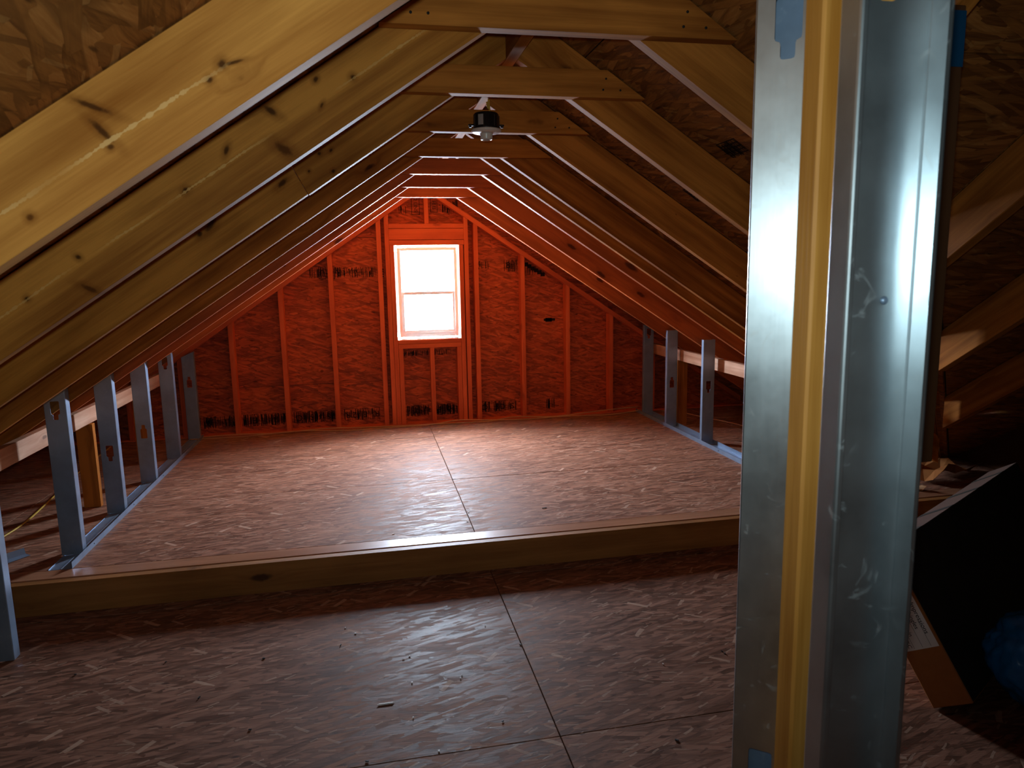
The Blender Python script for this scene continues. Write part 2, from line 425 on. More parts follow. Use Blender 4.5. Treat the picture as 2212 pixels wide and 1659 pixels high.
def mesh_of(bm, name):
    bmesh.ops.recalc_face_normals(bm, faces=bm.faces)
    me = bpy.data.meshes.new(name)
    bm.to_mesh(me); bm.free()
    return me

def frame(origin, xdir, ydir):
    """matrix with local X along xdir, local Y near ydir"""
    x = Vector(xdir).normalized(); y = Vector(ydir)
    y = (y - x * y.dot(x)).normalized(); z = x.cross(y)
    o = Vector(origin)
    return Matrix(((x.x, y.x, z.x, o.x), (x.y, y.y, z.y, o.y), (x.z, y.z, z.z, o.z), (0, 0, 0, 1)))

def prism(name, poly, ext, xdir, mat, parent=None, bevel=0.0015, origin=None):
    """planar polygon (world points) pushed along ext; stored in a frame whose X runs along xdir and Y along ext"""
    P = [Vector(p) for p in poly]; e = Vector(ext)
    if origin is None:
        origin = sum(P, Vector()) / len(P) + e / 2
    fm = frame(origin, xdir, e); inv = fm.inverted()
    bm = bmesh.new()
    a = [bm.verts.new(inv @ p) for p in P]; b = [bm.verts.new(inv @ (p + e)) for p in P]
    bm.faces.new(a); bm.faces.new(list(reversed(b)))
    n = len(P)
    for i in range(n):
        bm.faces.new((a[i], b[i], b[(i + 1) % n], a[(i + 1) % n]))
    if bevel:
        bmesh.ops.bevel(bm, geom=list(bm.edges), offset=bevel, segments=1, affect='EDGES', profile=0.5)
    return link(name, mesh_of(bm, name), mat, parent, fm)

def box(name, lo, hi, mat, parent=None, axis='x', bevel=0.0015):
    """axis-aligned board; local X (grain) along the given axis, local Y along the thinner of the other two"""
    lo = Vector(lo); hi = Vector(hi); d = hi - lo
    ax = 'xyz'.index(axis); rest = [i for i in range(3) if i != ax]
    th = rest[0] if d[rest[0]] <= d[rest[1]] else rest[1]
    wi = [i for i in rest if i != th][0]
    def pt(u, w):
        v = [0, 0, 0]; v[ax] = (lo if u == 0 else hi)[ax]; v[wi] = (lo if w == 0 else hi)[wi]; v[th] = lo[th]
        return v
    ext = [0, 0, 0]; ext[th] = d[th]
    xd = [0, 0, 0]; xd[ax] = 1
    return prism(name, [pt(0, 0), pt(1, 0), pt(1, 1), pt(0, 1)], ext, xd, mat, parent, bevel)

def tube(name, pts, r, mat, parent=None, seg=8, smooth=True):
    P = [Vector(p) for p in pts]
    bm = bmesh.new(); rings = []
    for i, p in enumerate(P):
        t = (P[min(i + 1, len(P) - 1)] - P[max(i - 1, 0)]).normalized()
        ref = Vector((0, 0, 1)) if abs(t.z) < 0.9 else Vector((1, 0, 0))
        u = t.cross(ref).normalized(); w = t.cross(u)
        rings.append([bm.verts.new(p + u * (r * math.cos(2 * math.pi * k / seg)) + w * (r * 0.8 * math.sin(2 * math.pi * k / seg))) for k in range(seg)])
    for a, b in zip(rings, rings[1:]):
        for k in range(seg):
            bm.faces.new((a[k], a[(k + 1) % seg], b[(k + 1) % seg], b[k]))
    bm.faces.new(rings[0]); bm.faces.new(list(reversed(rings[-1])))
    for f in bm.faces: f.smooth = smooth
    return link(name, mesh_of(bm, name), mat, parent)

def lathe(name, prof, centre, mat, parent=None, seg=32, axis=(0, 0, 1), smooth=True):
    c = Vector(centre); bm = bmesh.new(); rings = []
    q = Vector((0, 0, 1)).rotation_difference(Vector(axis))
    for r, z in prof:
        if r < 1e-6: rings.append([bm.verts.new(c + q @ Vector((0, 0, z)))])
        else: rings.append([bm.verts.new(c + q @ Vector((r * math.cos(2 * math.pi * k / seg), r * math.sin(2 * math.pi * k / seg), z))) for k in range(seg)])
    for a, b in zip(rings, rings[1:]):
        for k in range(seg):
            k2 = (k + 1) % seg
            if len(a) == 1 and len(b) == 1: continue
            if len(a) == 1: bm.faces.new((a[0], b[k2], b[k]))
            elif len(b) == 1: bm.faces.new((a[k], a[k2], b[0]))
            else: bm.faces.new((a[k], a[k2], b[k2], b[k]))
    for f in bm.faces: f.smooth = smooth
    return link(name, mesh_of(bm, name), mat, parent)

def smooth_path(ctrl, n=8):
    P = [Vector(p) for p in ctrl]; out = []
    for i in range(len(P) - 1):
        p0, p1, p2, p3 = P[max(i - 1, 0)], P[i], P[i + 1], P[min(i + 2, len(P) - 1)]
        for k in range(n):
            t = k / n
            out.append(0.5 * ((2 * p1) + (p2 - p0) * t + (2 * p0 - 5 * p1 + 4 * p2 - p3) * t * t + (3 * p1 - p0 - 3 * p2 + p3) * t ** 3))
    out.append(P[-1])
    return out

def clip(poly, a, b, c):
    """keep the part of a 2D polygon with a*x + b*y <= c"""
    out = []
    for i in range(len(poly)):
        p, q = poly[i], poly[(i + 1) % len(poly)]
        fp, fq = a * p[0] + b * p[1] - c, a * q[0] + b * q[1] - c
        if fp <= 0: out.append(p)
        if (fp < 0 < fq) or (fq < 0 < fp):
            t = fp / (fp - fq); out.append((p[0] + t * (q[0] - p[0]), p[1] + t * (q[1] - p[1])))
    return out

# ------------------------------------------------------------------ main dimensions
ZU = 0.14; ZL = 0.0
XL, XR = -1.3703, 2.3905                # knee walls
YS = 3.2743                             # step
YW = 6.0685                             # gable framing face
Y1, SP = 1.7733, 0.6096                 # first collar tie, rafter spacing
ZC = H + 0.5688                         # underside of the collar ties
HXL, HXR, ML, MR = 0.2984, 0.7044, 0.6668, 0.6592
VT = 0.168                              # rafter depth measured vertically
XRIDGE = 0.5014
def zbl(x): return ZC + ML * (x - HXL)          # underside of left rafters
def zbr(x): return ZC - MR * (x - HXR)          # underside of right rafters
# the roof of the wing to the right falls away from the viewer
def zcross(y): return H + 0.068 - 0.667 * (y - 1.68)
def valley_x(y): return HXR + (ZC - zcross(y)) / MR      # main slope lies above the wing roof for x below this

# ------------------------------------------------------------------ setting: floors
slab = box('floor', (-1.545, -1.3, -0.14), (3.9, 3.262, -0.022), M_DEEP, None, 'x', 0)
tag(slab, 'lower subfloor of oriented strand boards in front of the step', None, None, 'structure')
G_ = 0.0016
def floor_panels(par, xs, ys, z, mat=None):
    for i in range(len(xs) - 1):
        for j in range(len(ys) - 1):
            dz = random.uniform(-0.0006, 0.0006)
            box('osb_panel', (xs[i] + G_, ys[j] + G_, z - 0.018), (xs[i + 1] - G_, ys[j + 1] - G_, z + dz), mat or M_OSB_FLOOR, par, 'x', 0.0012)
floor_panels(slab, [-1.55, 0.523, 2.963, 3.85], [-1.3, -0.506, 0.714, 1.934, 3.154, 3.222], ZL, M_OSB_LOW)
slab2 = box('floor', (-2.9, 3.268, -0.15), (3.9, 6.30, ZU - 0.020), M_DEEP, None, 'x', 0)
tag(slab2, 'raised subfloor of oriented strand boards between the knee walls', None, None, 'structure')
floor_panels(slab2, [-2.86, -1.964, 0.476, 2.916, 3.85], [3.376, 4.330, 5.572, 6.06], ZU)
floor_panels(slab2, [-2.86, 3.85], [6.06, 6.29], ZU - 0.002)

rim = box('rim_joist', (-2.7, 3.224, ZL - 0.02), (3.85, 3.265, ZU), M_RIM, None, 'x', 0.002)
tag(rim, 'dark knotty joist on edge whose face makes the riser of the step', 'joist')
nose = box('edge_plank', (-2.69, 3.276, ZU - 0.0195), (3.85, 3.373, ZU + 0.001), M_NOSE, None, 'x', 0.002)
tag(nose, 'smooth long plank lying along the top edge of the step', 'plank')

low = box('floor', (-2.9, -1.38, -0.24), (-1.50, 3.40, -0.138), M_FELT, None, 'y', 0)  # black slab standing in for the unlit drop beside the floor
tag(low, 'dark gap beside the lower floor at the left eave', None, None, 'structure')
# ------------------------------------------------------------------ setting: roof
SV = 0.30     # the wing roof begins this far down the right slope
def roof_side(name, label, side):
    x_eave = -2.80 if side == 'L' else 3.95
    zf = (lambda x: zbl(x) + VT) if side == 'L' else (lambda x: zbr(x) + VT)
    m = ML if side == 'L' else MR
    sgn = -1 if side == 'L' else 1
    slope = Vector((sgn, 0, -m)).normalized()
    nrm = Vector((sgn * m, 0, 1)).normalized()
    apex = Vector((XRIDGE, 0, zf(XRIDGE)))
    if side == 'R':
        apex.z = min(apex.z, zbl(XRIDGE) + VT)
    L = (x_eave - XRIDGE) / slope.x
    y0, y1 = -1.4, 6.55
    def pt(s, y, h=0.0): return apex + slope * s + nrm * h + Vector((0, y, 0))
    # valley: keep only s below the valley on the right
    def keep(poly):
        if side == 'L': return poly
        # valley_x(y) = HXR + (ZC - (H + .068 - .667 (y - 1.68))) / MR  -> linear in y
        k0 = valley_x(0.0); k1 = valley_x(1.0) - k0
        # x <= k0 + k1*y + margin ; x = XRIDGE + slope.x * s
        return clip(poly, slope.x, -k1, k0 + 0.03 - XRIDGE)
    s0_ = SV if side == 'R' else -0.04
    base = keep([(s0_, y0), (L, y0), (L, y1), (s0_, y1)])
    root = prism(name, [pt(s, y, 0.014) for s, y in base], nrm * 0.03, (0, 1, 0), M_FELT, None, 0)
    tag(root, label, None, None, 'structure')
    if side == 'R':
        prism('roof_felt', [pt(s, y, 0.014) for s, y in ((-0.04, y0), (SV + 0.02, y0), (SV + 0.02, y1), (-0.04, y1))], nrm * 0.03, (0, 1, 0), M_FELT, root, 0)
    ss = [0.0, 0.40, 1.62, 2.84, L] if side == 'L' else [0.0, SV, 1.44, 2.66, L]
    for i in range(len(ss) - 1):
        if ss[i + 1] - ss[i] < 0.05: continue
        off = 0.0 if i % 2 == 0 else 1.22
        yy = [y0] + [v for v in (-0.68 + off, 1.76 + off, 4.20 + off) if y0 < v < y1] + [y1]
        for j in range(len(yy) - 1):
            kp = keep if i > 0 else (lambda v: v)
            q = kp([(ss[i] + 0.002, yy[j] + 0.002), (ss[i + 1] - 0.002, yy[j] + 0.002), (ss[i + 1] - 0.002, yy[j + 1] - 0.002), (ss[i] + 0.002, yy[j + 1] - 0.002)])
            if len(q) >= 3:
                prism('osb_panel', [pt(s, y) for s, y in q], nrm * 0.012, (0, 1, 0), M_OSB_ROOF, root, 0)
    return root, pt, slope, nrm
roofL, ptL, slL, nL = roof_side('ceiling_left', 'left roof slope sheathed with oriented strand boards', 'L')
roofR, ptR, slR, nR = roof_side('ceiling_right', 'right roof slope sheathed with oriented strand boards', 'R')

# wing roof to the right (falls away from the viewer)
nc = Vector((0, 0.667, 1)).normalized(); sc = Vector((0, 1, -0.667)).normalized()
def cpt(x, y, h=0.0): return Vector((x, y, zcross(y) + VT)) + nc * h
def wing_poly(x0, x1, ya, yb):
    k0 = valley_x(0.0); k1 = valley_x(1.0) - k0
    return clip([(x0, ya), (x1, ya), (x1, yb), (x0, yb)], -1, k1, -(k0 - 0.03))
wing = prism('ceiling_wing', [cpt(x, y, 0.014) for x, y in wing_poly(0.755, 3.95, -1.4, 4.1)], nc * 0.03, (1, 0, 0), M_FELT, None, 0)
tag(wing, 'roof slope of the side wing behind the steel studs', None, None, 'structure')
for ya, yb in ((-1.4, 0.35), (0.35, 1.365), (1.365, 2.38), (2.38, 4.1)):
    for x0, x1 in ((0.755, 1.63), (1.63, 3.95)):
        q = wing_poly(x0 + 0.002, x1 - 0.002, ya + 0.002, yb - 0.002)
        if len(q) >= 3:
            prism('osb_panel', [cpt(x, y) for x, y in q], nc * 0.012, (1, 0, 0), M_OSB_ROOF, wing, 0)

prism('cheek_board', [(0.755, -1.4, zbr(0.755) + VT + 0.012), (0.755, 0.95, zbr(0.755) + VT + 0.012), (0.755, -1.4, zcross(-1.4) + VT + 0.03)], (0.012, 0, 0), (0, 1, 0), M_DEEP, wing, 0)
# closing walls that the photograph does not show
w = box('wall_right', (3.86, -1.35, -0.3), (3.95, 6.3, 4.2), M_DEEP, None, 'y', 0); tag(w, 'plain dark wall closing the side wing', None, None, 'structure')
w = box('wall_front', (-2.9, -1.4, -0.3), (3.95, -1.3, 4.2), M_DEEP, None, 'x', 0); tag(w, 'plain dark wall behind the viewer', None, None, 'structure')
w = box('wall_left', (-2.95, -1.4, -0.35), (-2.70, 6.3, 0.30), M_DEEP, None, 'y', 0); tag(w, 'low dark wall at the left eave', None, None, 'structure')

# ------------------------------------------------------------------ gable wall
SY = YW + 0.089
OX0, OX1, OZ0, OZ1 = 0.2446, 0.7844, H - 0.5437, H + 0.2489
wallb = empty('wall_back', (XRIDGE, YW, ZU))
tag(wallb, 'gable end wall of studs and strand boards round the small window', None, None, 'structure')
def gable_clip(poly, lift=VT - 0.002):
    poly = clip(poly, -ML, 1, ZC + lift - ML * HXL)
    return clip(poly, MR, 1, ZC + lift + MR * HXR)
def gpoly(name, poly, y, th, mat, xdir=(1, 0, 0), bevel=0.0, parent=None):
    if len(poly) < 3: return None
    return prism(name, [(x, y, z) for x, z in poly], (0, th, 0), xdir, mat, parent or wallb, bevel)
def rect(x0, x1, z0, z1): return [(x0, z0), (x1, z0), (x1, z1), (x0, z1)]
zb = 0.02; zs1 = H - 0.90; zs2 = H + 0.322; zt = H + 1.0
gp = 0.0014
panels = []
def wpanel(x0, x1, z0, z1):
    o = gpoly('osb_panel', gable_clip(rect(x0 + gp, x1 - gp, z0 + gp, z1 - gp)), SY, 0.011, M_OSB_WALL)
    if o: panels.append(o)
    return o
for x0, x1 in ((-2.75, -0.69), (-0.69, 1.75), (1.75, 3.8)): wpanel(x0, x1, zb, zs1)
wpanel(-2.75, -1.10, zs1, zs2); P_LEFT = wpanel(-1.10, OX0, zs1, zs2); P_RIGHT = wpanel(OX1, 2.15, zs1, zs2); wpanel(2.15, 3.8, zs1, zs2)
wpanel(OX0, OX1, zs1, OZ0); wpanel(OX0, OX1, OZ1, zs2)
P_TOP = wpanel(-1.2, 2.2, zs2, zt)
P_LOW_L, P_LOW_M = panels[0], panels[1]
# weather layer outside the boards, with the window opening left free
for (x0, x1, z0, z1) in ((-2.75, OX0, -0.2, zt), (OX1, 3.85, -0.2, zt), (OX0, OX1, -0.2, OZ0), (OX0, OX1, OZ1, zt)):
    gpoly('house_wrap', gable_clip(rect(x0, x1, z0, z1), VT + 0.03), SY + 0.0125, 0.03, M_FELT)
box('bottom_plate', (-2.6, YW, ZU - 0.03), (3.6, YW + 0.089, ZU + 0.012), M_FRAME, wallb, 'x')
# sloped top plates, flat 2x4
def slope_pts(side, off0, off1, xa, xb):
    f = zbl if side == 'L' else zbr
    return [(xa, f(xa) + off0), (xb, f(xb) + off0), (xb, f(xb) + off1), (xa, f(xa) + off1)]
gpoly('top_plate', slope_pts('L', 0, 0.046, -2.45, XRIDGE), YW, 0.089, M_FRAME, (1, 0, ML), 0.0015)
gpoly('top_plate', slope_pts('R', 0, 0.046, XRIDGE + 0.001, 3.45), YW, 0.089, M_FRAME, (1, 0, -MR), 0.0015)
def gstud(x0, w=0.038, z0=None, z1=None):
    z0 = ZU + 0.012 if z0 is None else z0
    if z1 is None:
        f = zbl if x0 + w / 2 < XRIDGE else zbr
        poly = [(x0, z0), (x0 + w, z0), (x0 + w, f(x0 + w) - 0.001), (x0, f(x0) - 0.001)]
    else: poly = rect(x0, x0 + w, z0, z1)
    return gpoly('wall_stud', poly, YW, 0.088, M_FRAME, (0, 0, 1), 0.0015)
for k in (-2, -1, 0, 1, 2, 3, 5, 6, 7, 8, 9): gstud(-1.1189 + 0.4064 * k)
gstud(0.168, 0.036); gstud(0.832, 0.036)                                    # king studs
gstud(0.2055, 0.0375, None, OZ1); gstud(0.7860, 0.0375, None, OZ1)          # jack studs
HX0, HX1 = 0.2045, 0.831
gpoly('header', rect(HX0, HX1, OZ1 + 0.001, OZ1 + 0.043), YW, 0.088, M_FRAME, (1, 0, 0), 0.0015)
gpoly('header', rect(HX0, HX1, OZ1 + 0.0465, OZ1 + 0.137), YW, 0.088, M_FRAME, (1, 0, 0), 0.0015)
gpoly('header', rect(HX0, HX1, OZ1 + 0.140, OZ1 + 0.177), YW, 0.088, M_FRAME, (1, 0, 0), 0.0015)
gstud(0.504, 0.035, OZ1 + 0.178, ZC + 0.135)
gpoly('rough_sill', rect(OX0, OX1, OZ0 - 0.036, OZ0 - 0.001), YW, 0.088, M_FRAME, (1, 0, 0), 0.0015)
gpoly('rough_sill', rect(OX0, OX1, OZ0 - 0.075, OZ0 - 0.038), YW, 0.088, M_FRAME, (1, 0, 0), 0.0015)
for x0 in (0.2455, 0.5115, 0.7465): gstud(x0, 0.037, None, OZ0 - 0.076)

# ------------------------------------------------------------------ window
win = empty('window_1', (0.5145, SY, OZ0))
tag(win, 'small white single hung window glowing with daylight in the gable wall', None, None, 'structure')
FX0, FX1, FZ0, FZ1 = 0.2665, 0.7705, H - 0.526, H + 0.232
WY = YW + 0.045
def ring(name, x0, x1, z0, z1, wl, wr, wb, wt, y, th, mat, parent, bevel=0.003):
    bm = bmesh.new()
    for (a, b, c, d) in ((x0, x0 + wl, z0, z1), (x1 - wr, x1, z0, z1), (x0 + wl, x1 - wr, z0, z0 + wb), (x0 + wl, x1 - wr, z1 - wt, z1)):
        r = bmesh.ops.create_cube(bm, size=1)
        for v in r['verts']:
            v.co = Vector(((a + b) / 2 + v.co.x * (b - a), y + th / 2 + v.co.y * th, (c + d) / 2 + v.co.z * (d - c)))
    if bevel: bmesh.ops.bevel(bm, geom=list(bm.edges), offset=bevel, segments=2, affect='EDGES')
    return link(name, mesh_of(bm, name), mat, parent)
ring('window_frame', FX0, FX1, FZ0, FZ1, 0.026, 0.026, 0.040, 0.026, WY, 0.075, M_VINYL, win)
ZM = H - 0.155
us = ring('upper_sash', FX0 + 0.024, FX1 - 0.024, ZM - 0.012, FZ1 - 0.024, 0.018, 0.018, 0.022, 0.018, WY + 0.040, 0.026, M_VINYL, win)
ls = ring('lower_sash', FX0 + 0.024, FX1 - 0.024, FZ0 + 0.034, ZM + 0.016, 0.022, 0.022, 0.024, 0.026, WY + 0.010, 0.028, M_VINYL, win)
def pane(x0, x1, z0, z1, y, par):
    bm = bmesh.new(); bm.faces.new([bm.verts.new(p) for p in ((x0, y, z0), (x1, y, z0), (x1, y, z1), (x0, y, z1))])
    return link('pane', mesh_of(bm, 'pane'), M_GLASS, par)
pane(FX0 + 0.040, FX1 - 0.040, ZM + 0.008, FZ1 - 0.040, WY + 0.053, us)
pane(FX0 + 0.044, FX1 - 0.044, FZ0 + 0.056, ZM - 0.008, WY + 0.024, ls)
lk = box('sash_lock', (0.495, WY - 0.002, ZM + 0.016), (0.540, WY + 0.024, ZM + 0.026), M_VINYL, win, 'x', 0.003)
# white wrap folded into the gaps round the frame
def flap(pts, y0):
    bm = bmesh.new(); n = len(pts)
    vs_ = [bm.verts.new((x, y0 + 0.006 * math.sin(i * 1.7), z)) for i, (x, z) in enumerate(pts)]
    bm.faces.new(vs_)
    o = link('house_wrap_flap', mesh_of(bm, 'house_wrap_flap'), M_WRAP, win)
    s = o.modifiers.new('thickness', 'SOLIDIFY'); s.thickness = 0.0008
    return o
def jag(x0, x1, z0, z1, n, amp):
    L_ = []; R_ = []
    for i in range(n + 1):
        z = z0 + (z1 - z0) * i / n
        L_.append((x0, z)); R_.append((x1 + random.uniform(-amp, amp), z))
    return L_ + R_[::-1]
flap(jag(OX0 + 0.001, FX0 + 0.004, OZ0 + 0.06, OZ1 - 0.05, 9, 0.004), SY - 0.015)
flap(jag(FX1 - 0.003, OX1 - 0.004, OZ0 + 0.05, OZ1 - 0.07, 9, 0.003), SY - 0.015)
flap([(OX0 + 0.09, OZ1 - 0.004), (OX0 + 0.19, OZ1 - 0.002), (OX1 - 0.22, OZ1 - 0.003), (OX1 - 0.10, OZ1 - 0.004), (OX1 - 0.09, FZ1 - 0.004), (OX0 + 0.10, FZ1 - 0.002)], SY - 0.02)
box('sill_wrap', (OX0 + 0.03, YW + 0.006, OZ0 + 0.0005), (OX1 - 0.02, YW + 0.05, OZ0 + 0.006), M_WRAP, win, 'x', 0)
# ------------------------------------------------------------------ mill stamps on the boards (flat print)
def text_mesh(s, size):
    cu = bpy.data.curves.new('lettering', 'FONT'); cu.body = s; cu.size = size; cu.align_x = 'CENTER'; cu.align_y = 'CENTER'
    ob = bpy.data.objects.new('lettering', cu)
    me = bpy.data.meshes.new_from_object(ob)
    bpy.data.objects.remove(ob)
    return me
def stamp(name, parts, m, parent, mat=None):
    """parts: ('t', text, size, u, v, rot) or ('r', u0, u1, v0, v1) or ('f', u0, u1, v0, v1, w) in a local uv plane mapped by matrix m"""
    bm = bmesh.new()
    def quad(u0, u1, v0, v1): bm.faces.new([bm.verts.new(m @ Vector((u, v, 0))) for u, v in ((u0, v0), (u1, v0), (u1, v1), (u0, v1))])
    for p in parts:
        if p[0] == 'r': quad(*p[1:5])
        elif p[0] == 'f':
            _, u0, u1, v0, v1, w_ = p
            quad(u0, u1, v0, v0 + w_); quad(u0, u1, v1 - w_, v1); quad(u0, u0 + w_, v0, v1); quad(u1 - w_, u1, v0, v1)
        else:
            _, s, size, u, v, rot = p
            me = text_mesh(s, size)
            mm = m @ Matrix.Translation((u, v, 0)) @ Matrix.Rotation(math.radians(rot), 4, 'Z')
            vv = [bm.verts.new(mm @ q.co) for q in me.vertices]
            for f in me.polygons:
                try: bm.faces.new([vv[i] for i in f.vertices])
                except ValueError: pass
            bpy.data.meshes.remove(me)
    me = bpy.data.meshes.new(name); bm.to_mesh(me); bm.free()
    return link(name, me, mat or M_INK, parent)
def wall_m(x, z): return Matrix(((1, 0, 0, x), (0, 0, 1, SY - 0.0008), (0, 1, 0, z), (0, 0, 0, 1)))
def smudge(u0, u1, v0, v1, n, hmin=0.3, boxes=0):
    out = []
    rr = random.Random(int((u0 + 9) * 1000 + v0 * 77))
    for i in range(n):
        u = rr.uniform(u0, u1); w_ = rr.uniform(0.0012, 0.006); h = (v1 - v0) * rr.uniform(hmin, 1.0); c = rr.uniform(v0 + h / 2, v1 - h / 2)
        out.append(('r', u, u + w_, c - h / 2, c + h / 2))
        if rr.random() < 0.35: out.append(('r', u, u + rr.uniform(0.008, 0.022), c, c + rr.uniform(0.0015, 0.004)))
    for i in range(boxes):
        u = u0 + (u1 - u0) * (i + 0.5) / boxes + rr.uniform(-0.02, 0.02)
        out.append(('f', u - 0.025, u + 0.025, v0 + 0.004, v1, 0.003))
        out.append(('t', rr.choice(['R', '2', 'S', 'E', 'C']), (v1 - v0) * 0.7, u, (v0 + v1) / 2, 180))
    return out
# band above the left bays and right of the window
stamp('ink_stamp', smudge(-0.26, 0.09, -0.03, 0.06, 60, 0.3) + [('t', 'R', 0.075, -0.22, 0.015, 180), ('r', -0.262, -0.255, -0.04, 0.05), ('t', 'APA', 0.045, -0.10, 0.03, 180)] + [('r', 0.112, 0.15, z_, z_ + 0.012) for z_ in (-0.03, -0.012, 0.01, 0.03)], wall_m(0, H + 0.02), P_LEFT)
stamp('ink_stamp', smudge(-0.46, -0.32, -0.03, 0.06, 26, 0.5) + [('f', -0.385, -0.325, -0.035, 0.065, 0.004), ('t', 'U', 0.07, -0.355, 0.015, 180)], wall_m(0, H + 0.02), P_LEFT)
stamp('ink_stamp', smudge(0.962, 1.05, -0.02, 0.055, 16, 0.2) + smudge(1.19, 1.31, -0.045, 0.06, 40, 0.3) + [('t', '8', 0.08, 1.23, 0.01, 0)] + [('r', 1.36, 1.56, -0.03, 0.03)][:0], wall_m(0, H + 0.06), P_RIGHT)
stamp('ink_stamp', [('r', 1.37 + 0.03 * i, 1.41 + 0.03 * i, 0.03 - 0.018 * i, 0.065 - 0.018 * i) for i in range(6)] + smudge(1.37, 1.55, -0.05, 0.06, 24, 0.2), wall_m(0, H + 0.03), P_RIGHT)
stamp('ink_stamp', [('r', 1.545, 1.65, -0.012, 0.010), ('r', 1.56, 1.62, -0.02, 0.016)], wall_m(0, H - 0.415), P_RIGHT)
# lower band
for (x0, x1, n, bx) in ((-1.44, -1.13, 70, 0), (-1.07, -0.73, 110, 2), (-0.66, -0.32, 110, 3), (-0.25, 0.06, 46, 4)):
    stamp('ink_stamp', smudge(x0, x1, -0.055, 0.05, n, 0.25, bx), wall_m(0, H - 1.18), P_LOW_M if x0 > -0.69 else P_LOW_L)
for (x0, x1, n, bx) in ((0.295, 0.50, 80, 1), (0.555, 0.74, 70, 2), (0.965, 1.29, 60, 4), (1.56, 1.64, 20, 0)):
    stamp('ink_stamp', smudge(x0, x1, -0.05, 0.05, n, 0.3, bx), wall_m(0, H - 1.18), P_LOW_M)
stamp('ink_stamp', smudge(0.29, 0.50, -0.03, 0.02, 40, 0.3) + [('f', 0.60, 0.635, -0.025, 0.02, 0.003), ('f', 0.66, 0.70, -0.025, 0.02, 0.003)] + smudge(0.555, 0.74, -0.03, 0.02, 14, 0.3), wall_m(0, H - 0.665), P_LOW_M)
# month stamp under the ridge
stamp('ink_stamp', [('f', 0.565, 0.625, -0.075, 0.045, 0.0045), ('t', 'FEB', 0.048, 0.595, -0.012, -90), ('t', '-', 0.05, 0.645, -0.01, 0),
                    ('f', 0.405, 0.475, -0.095, 0.06, 0.0045), ('t', '2 LINS', 0.042, 0.440, -0.015, -90), ('t', '=', 0.04, 0.375, -0.02, 90)]
      + smudge(0.665, 0.70, -0.075, 0.04, 8, 0.8) + smudge(0.70, 0.80, -0.08, 0.03, 26, 0.3) + smudge(0.29, 0.36, -0.09, -0.02, 10, 0.3), wall_m(0, H + 0.60), P_TOP)
stamp('ink_stamp', [('r', -0.7, -0.695, 0, 0.004)], wall_m(0, H + 0.35), P_TOP)

# stamps on the right roof boards
def roof_m(s, y):
    o = ptR(s, y, -0.0008); x = Vector((0, 1, 0)); yv = slR; z = x.cross(yv)
    return Matrix(((x.x, yv.x, z.x, o.x), (x.y, yv.y, z.y, o.y), (x.z, yv.z, z.z, o.z), (0, 0, 0, 1)))
for (s, y, a, b, n) in ((1.02, 2.76, 0.15, 0.09, 90), (0.86, 2.24, 0.12, 0.08, 60), (0.70, 3.32, 0.10, 0.05, 30)):
    stamp('ink_stamp', smudge(-a / 2, a / 2, -b / 2, b / 2, n, 0.1) + [('r', -a / 2, a / 2, -b / 2 + i * b / 5, -b / 2 + i * b / 5 + 0.004) for i in range(5)], roof_m(s, y), roofR)

# ------------------------------------------------------------------ rafters, collar ties, ridge
ORD = ['nearest', 'second', 'third', 'fourth', 'fifth', 'sixth', 'seventh', 'eighth', 'ninth']
ridge = box('ridge_board', (XRIDGE - 0.019, 1.10, H + 0.689), (XRIDGE + 0.019, 6.12, zbl(XRIDGE) + VT - 0.020), M_RAFTER, None, 'y')
tag(ridge, 'long ridge board running under the peak with a shining lower edge', 'board')
LAB_L = ['thick bright knotty left rafter with a pale pitch line, nearest to the viewer',
         'knotty left rafter joined to the nearest collar tie, with dark knots and a pale streak',
         'left rafter joined to the second collar tie, spliced with a butt joint',
         'left rafter joined to the collar tie that carries the lampholder',
         'left rafter joined to the fourth collar tie, just beyond the lampholder',
         'left rafter joined to the fifth collar tie from the viewer',
         'reddish left rafter joined to the sixth collar tie, last but one before the window wall',
         'glowing red left rafter joined to the last collar tie, next to the window wall']
LAB_R = ['right rafter hidden behind the steel studs, nearest to the viewer',
         'dark right rafter joined to the nearest collar tie, running behind the steel stud',
         'right rafter joined to the second collar tie',
         'right rafter joined to the collar tie that carries the lampholder',
         'right rafter joined to the fourth collar tie, just beyond the lampholder',
         'right rafter joined to the fifth collar tie from the viewer',
         'reddish right rafter joined to the sixth collar tie, last but one before the window wall',
         'glowing red right rafter with a black knot, joined to the last collar tie']
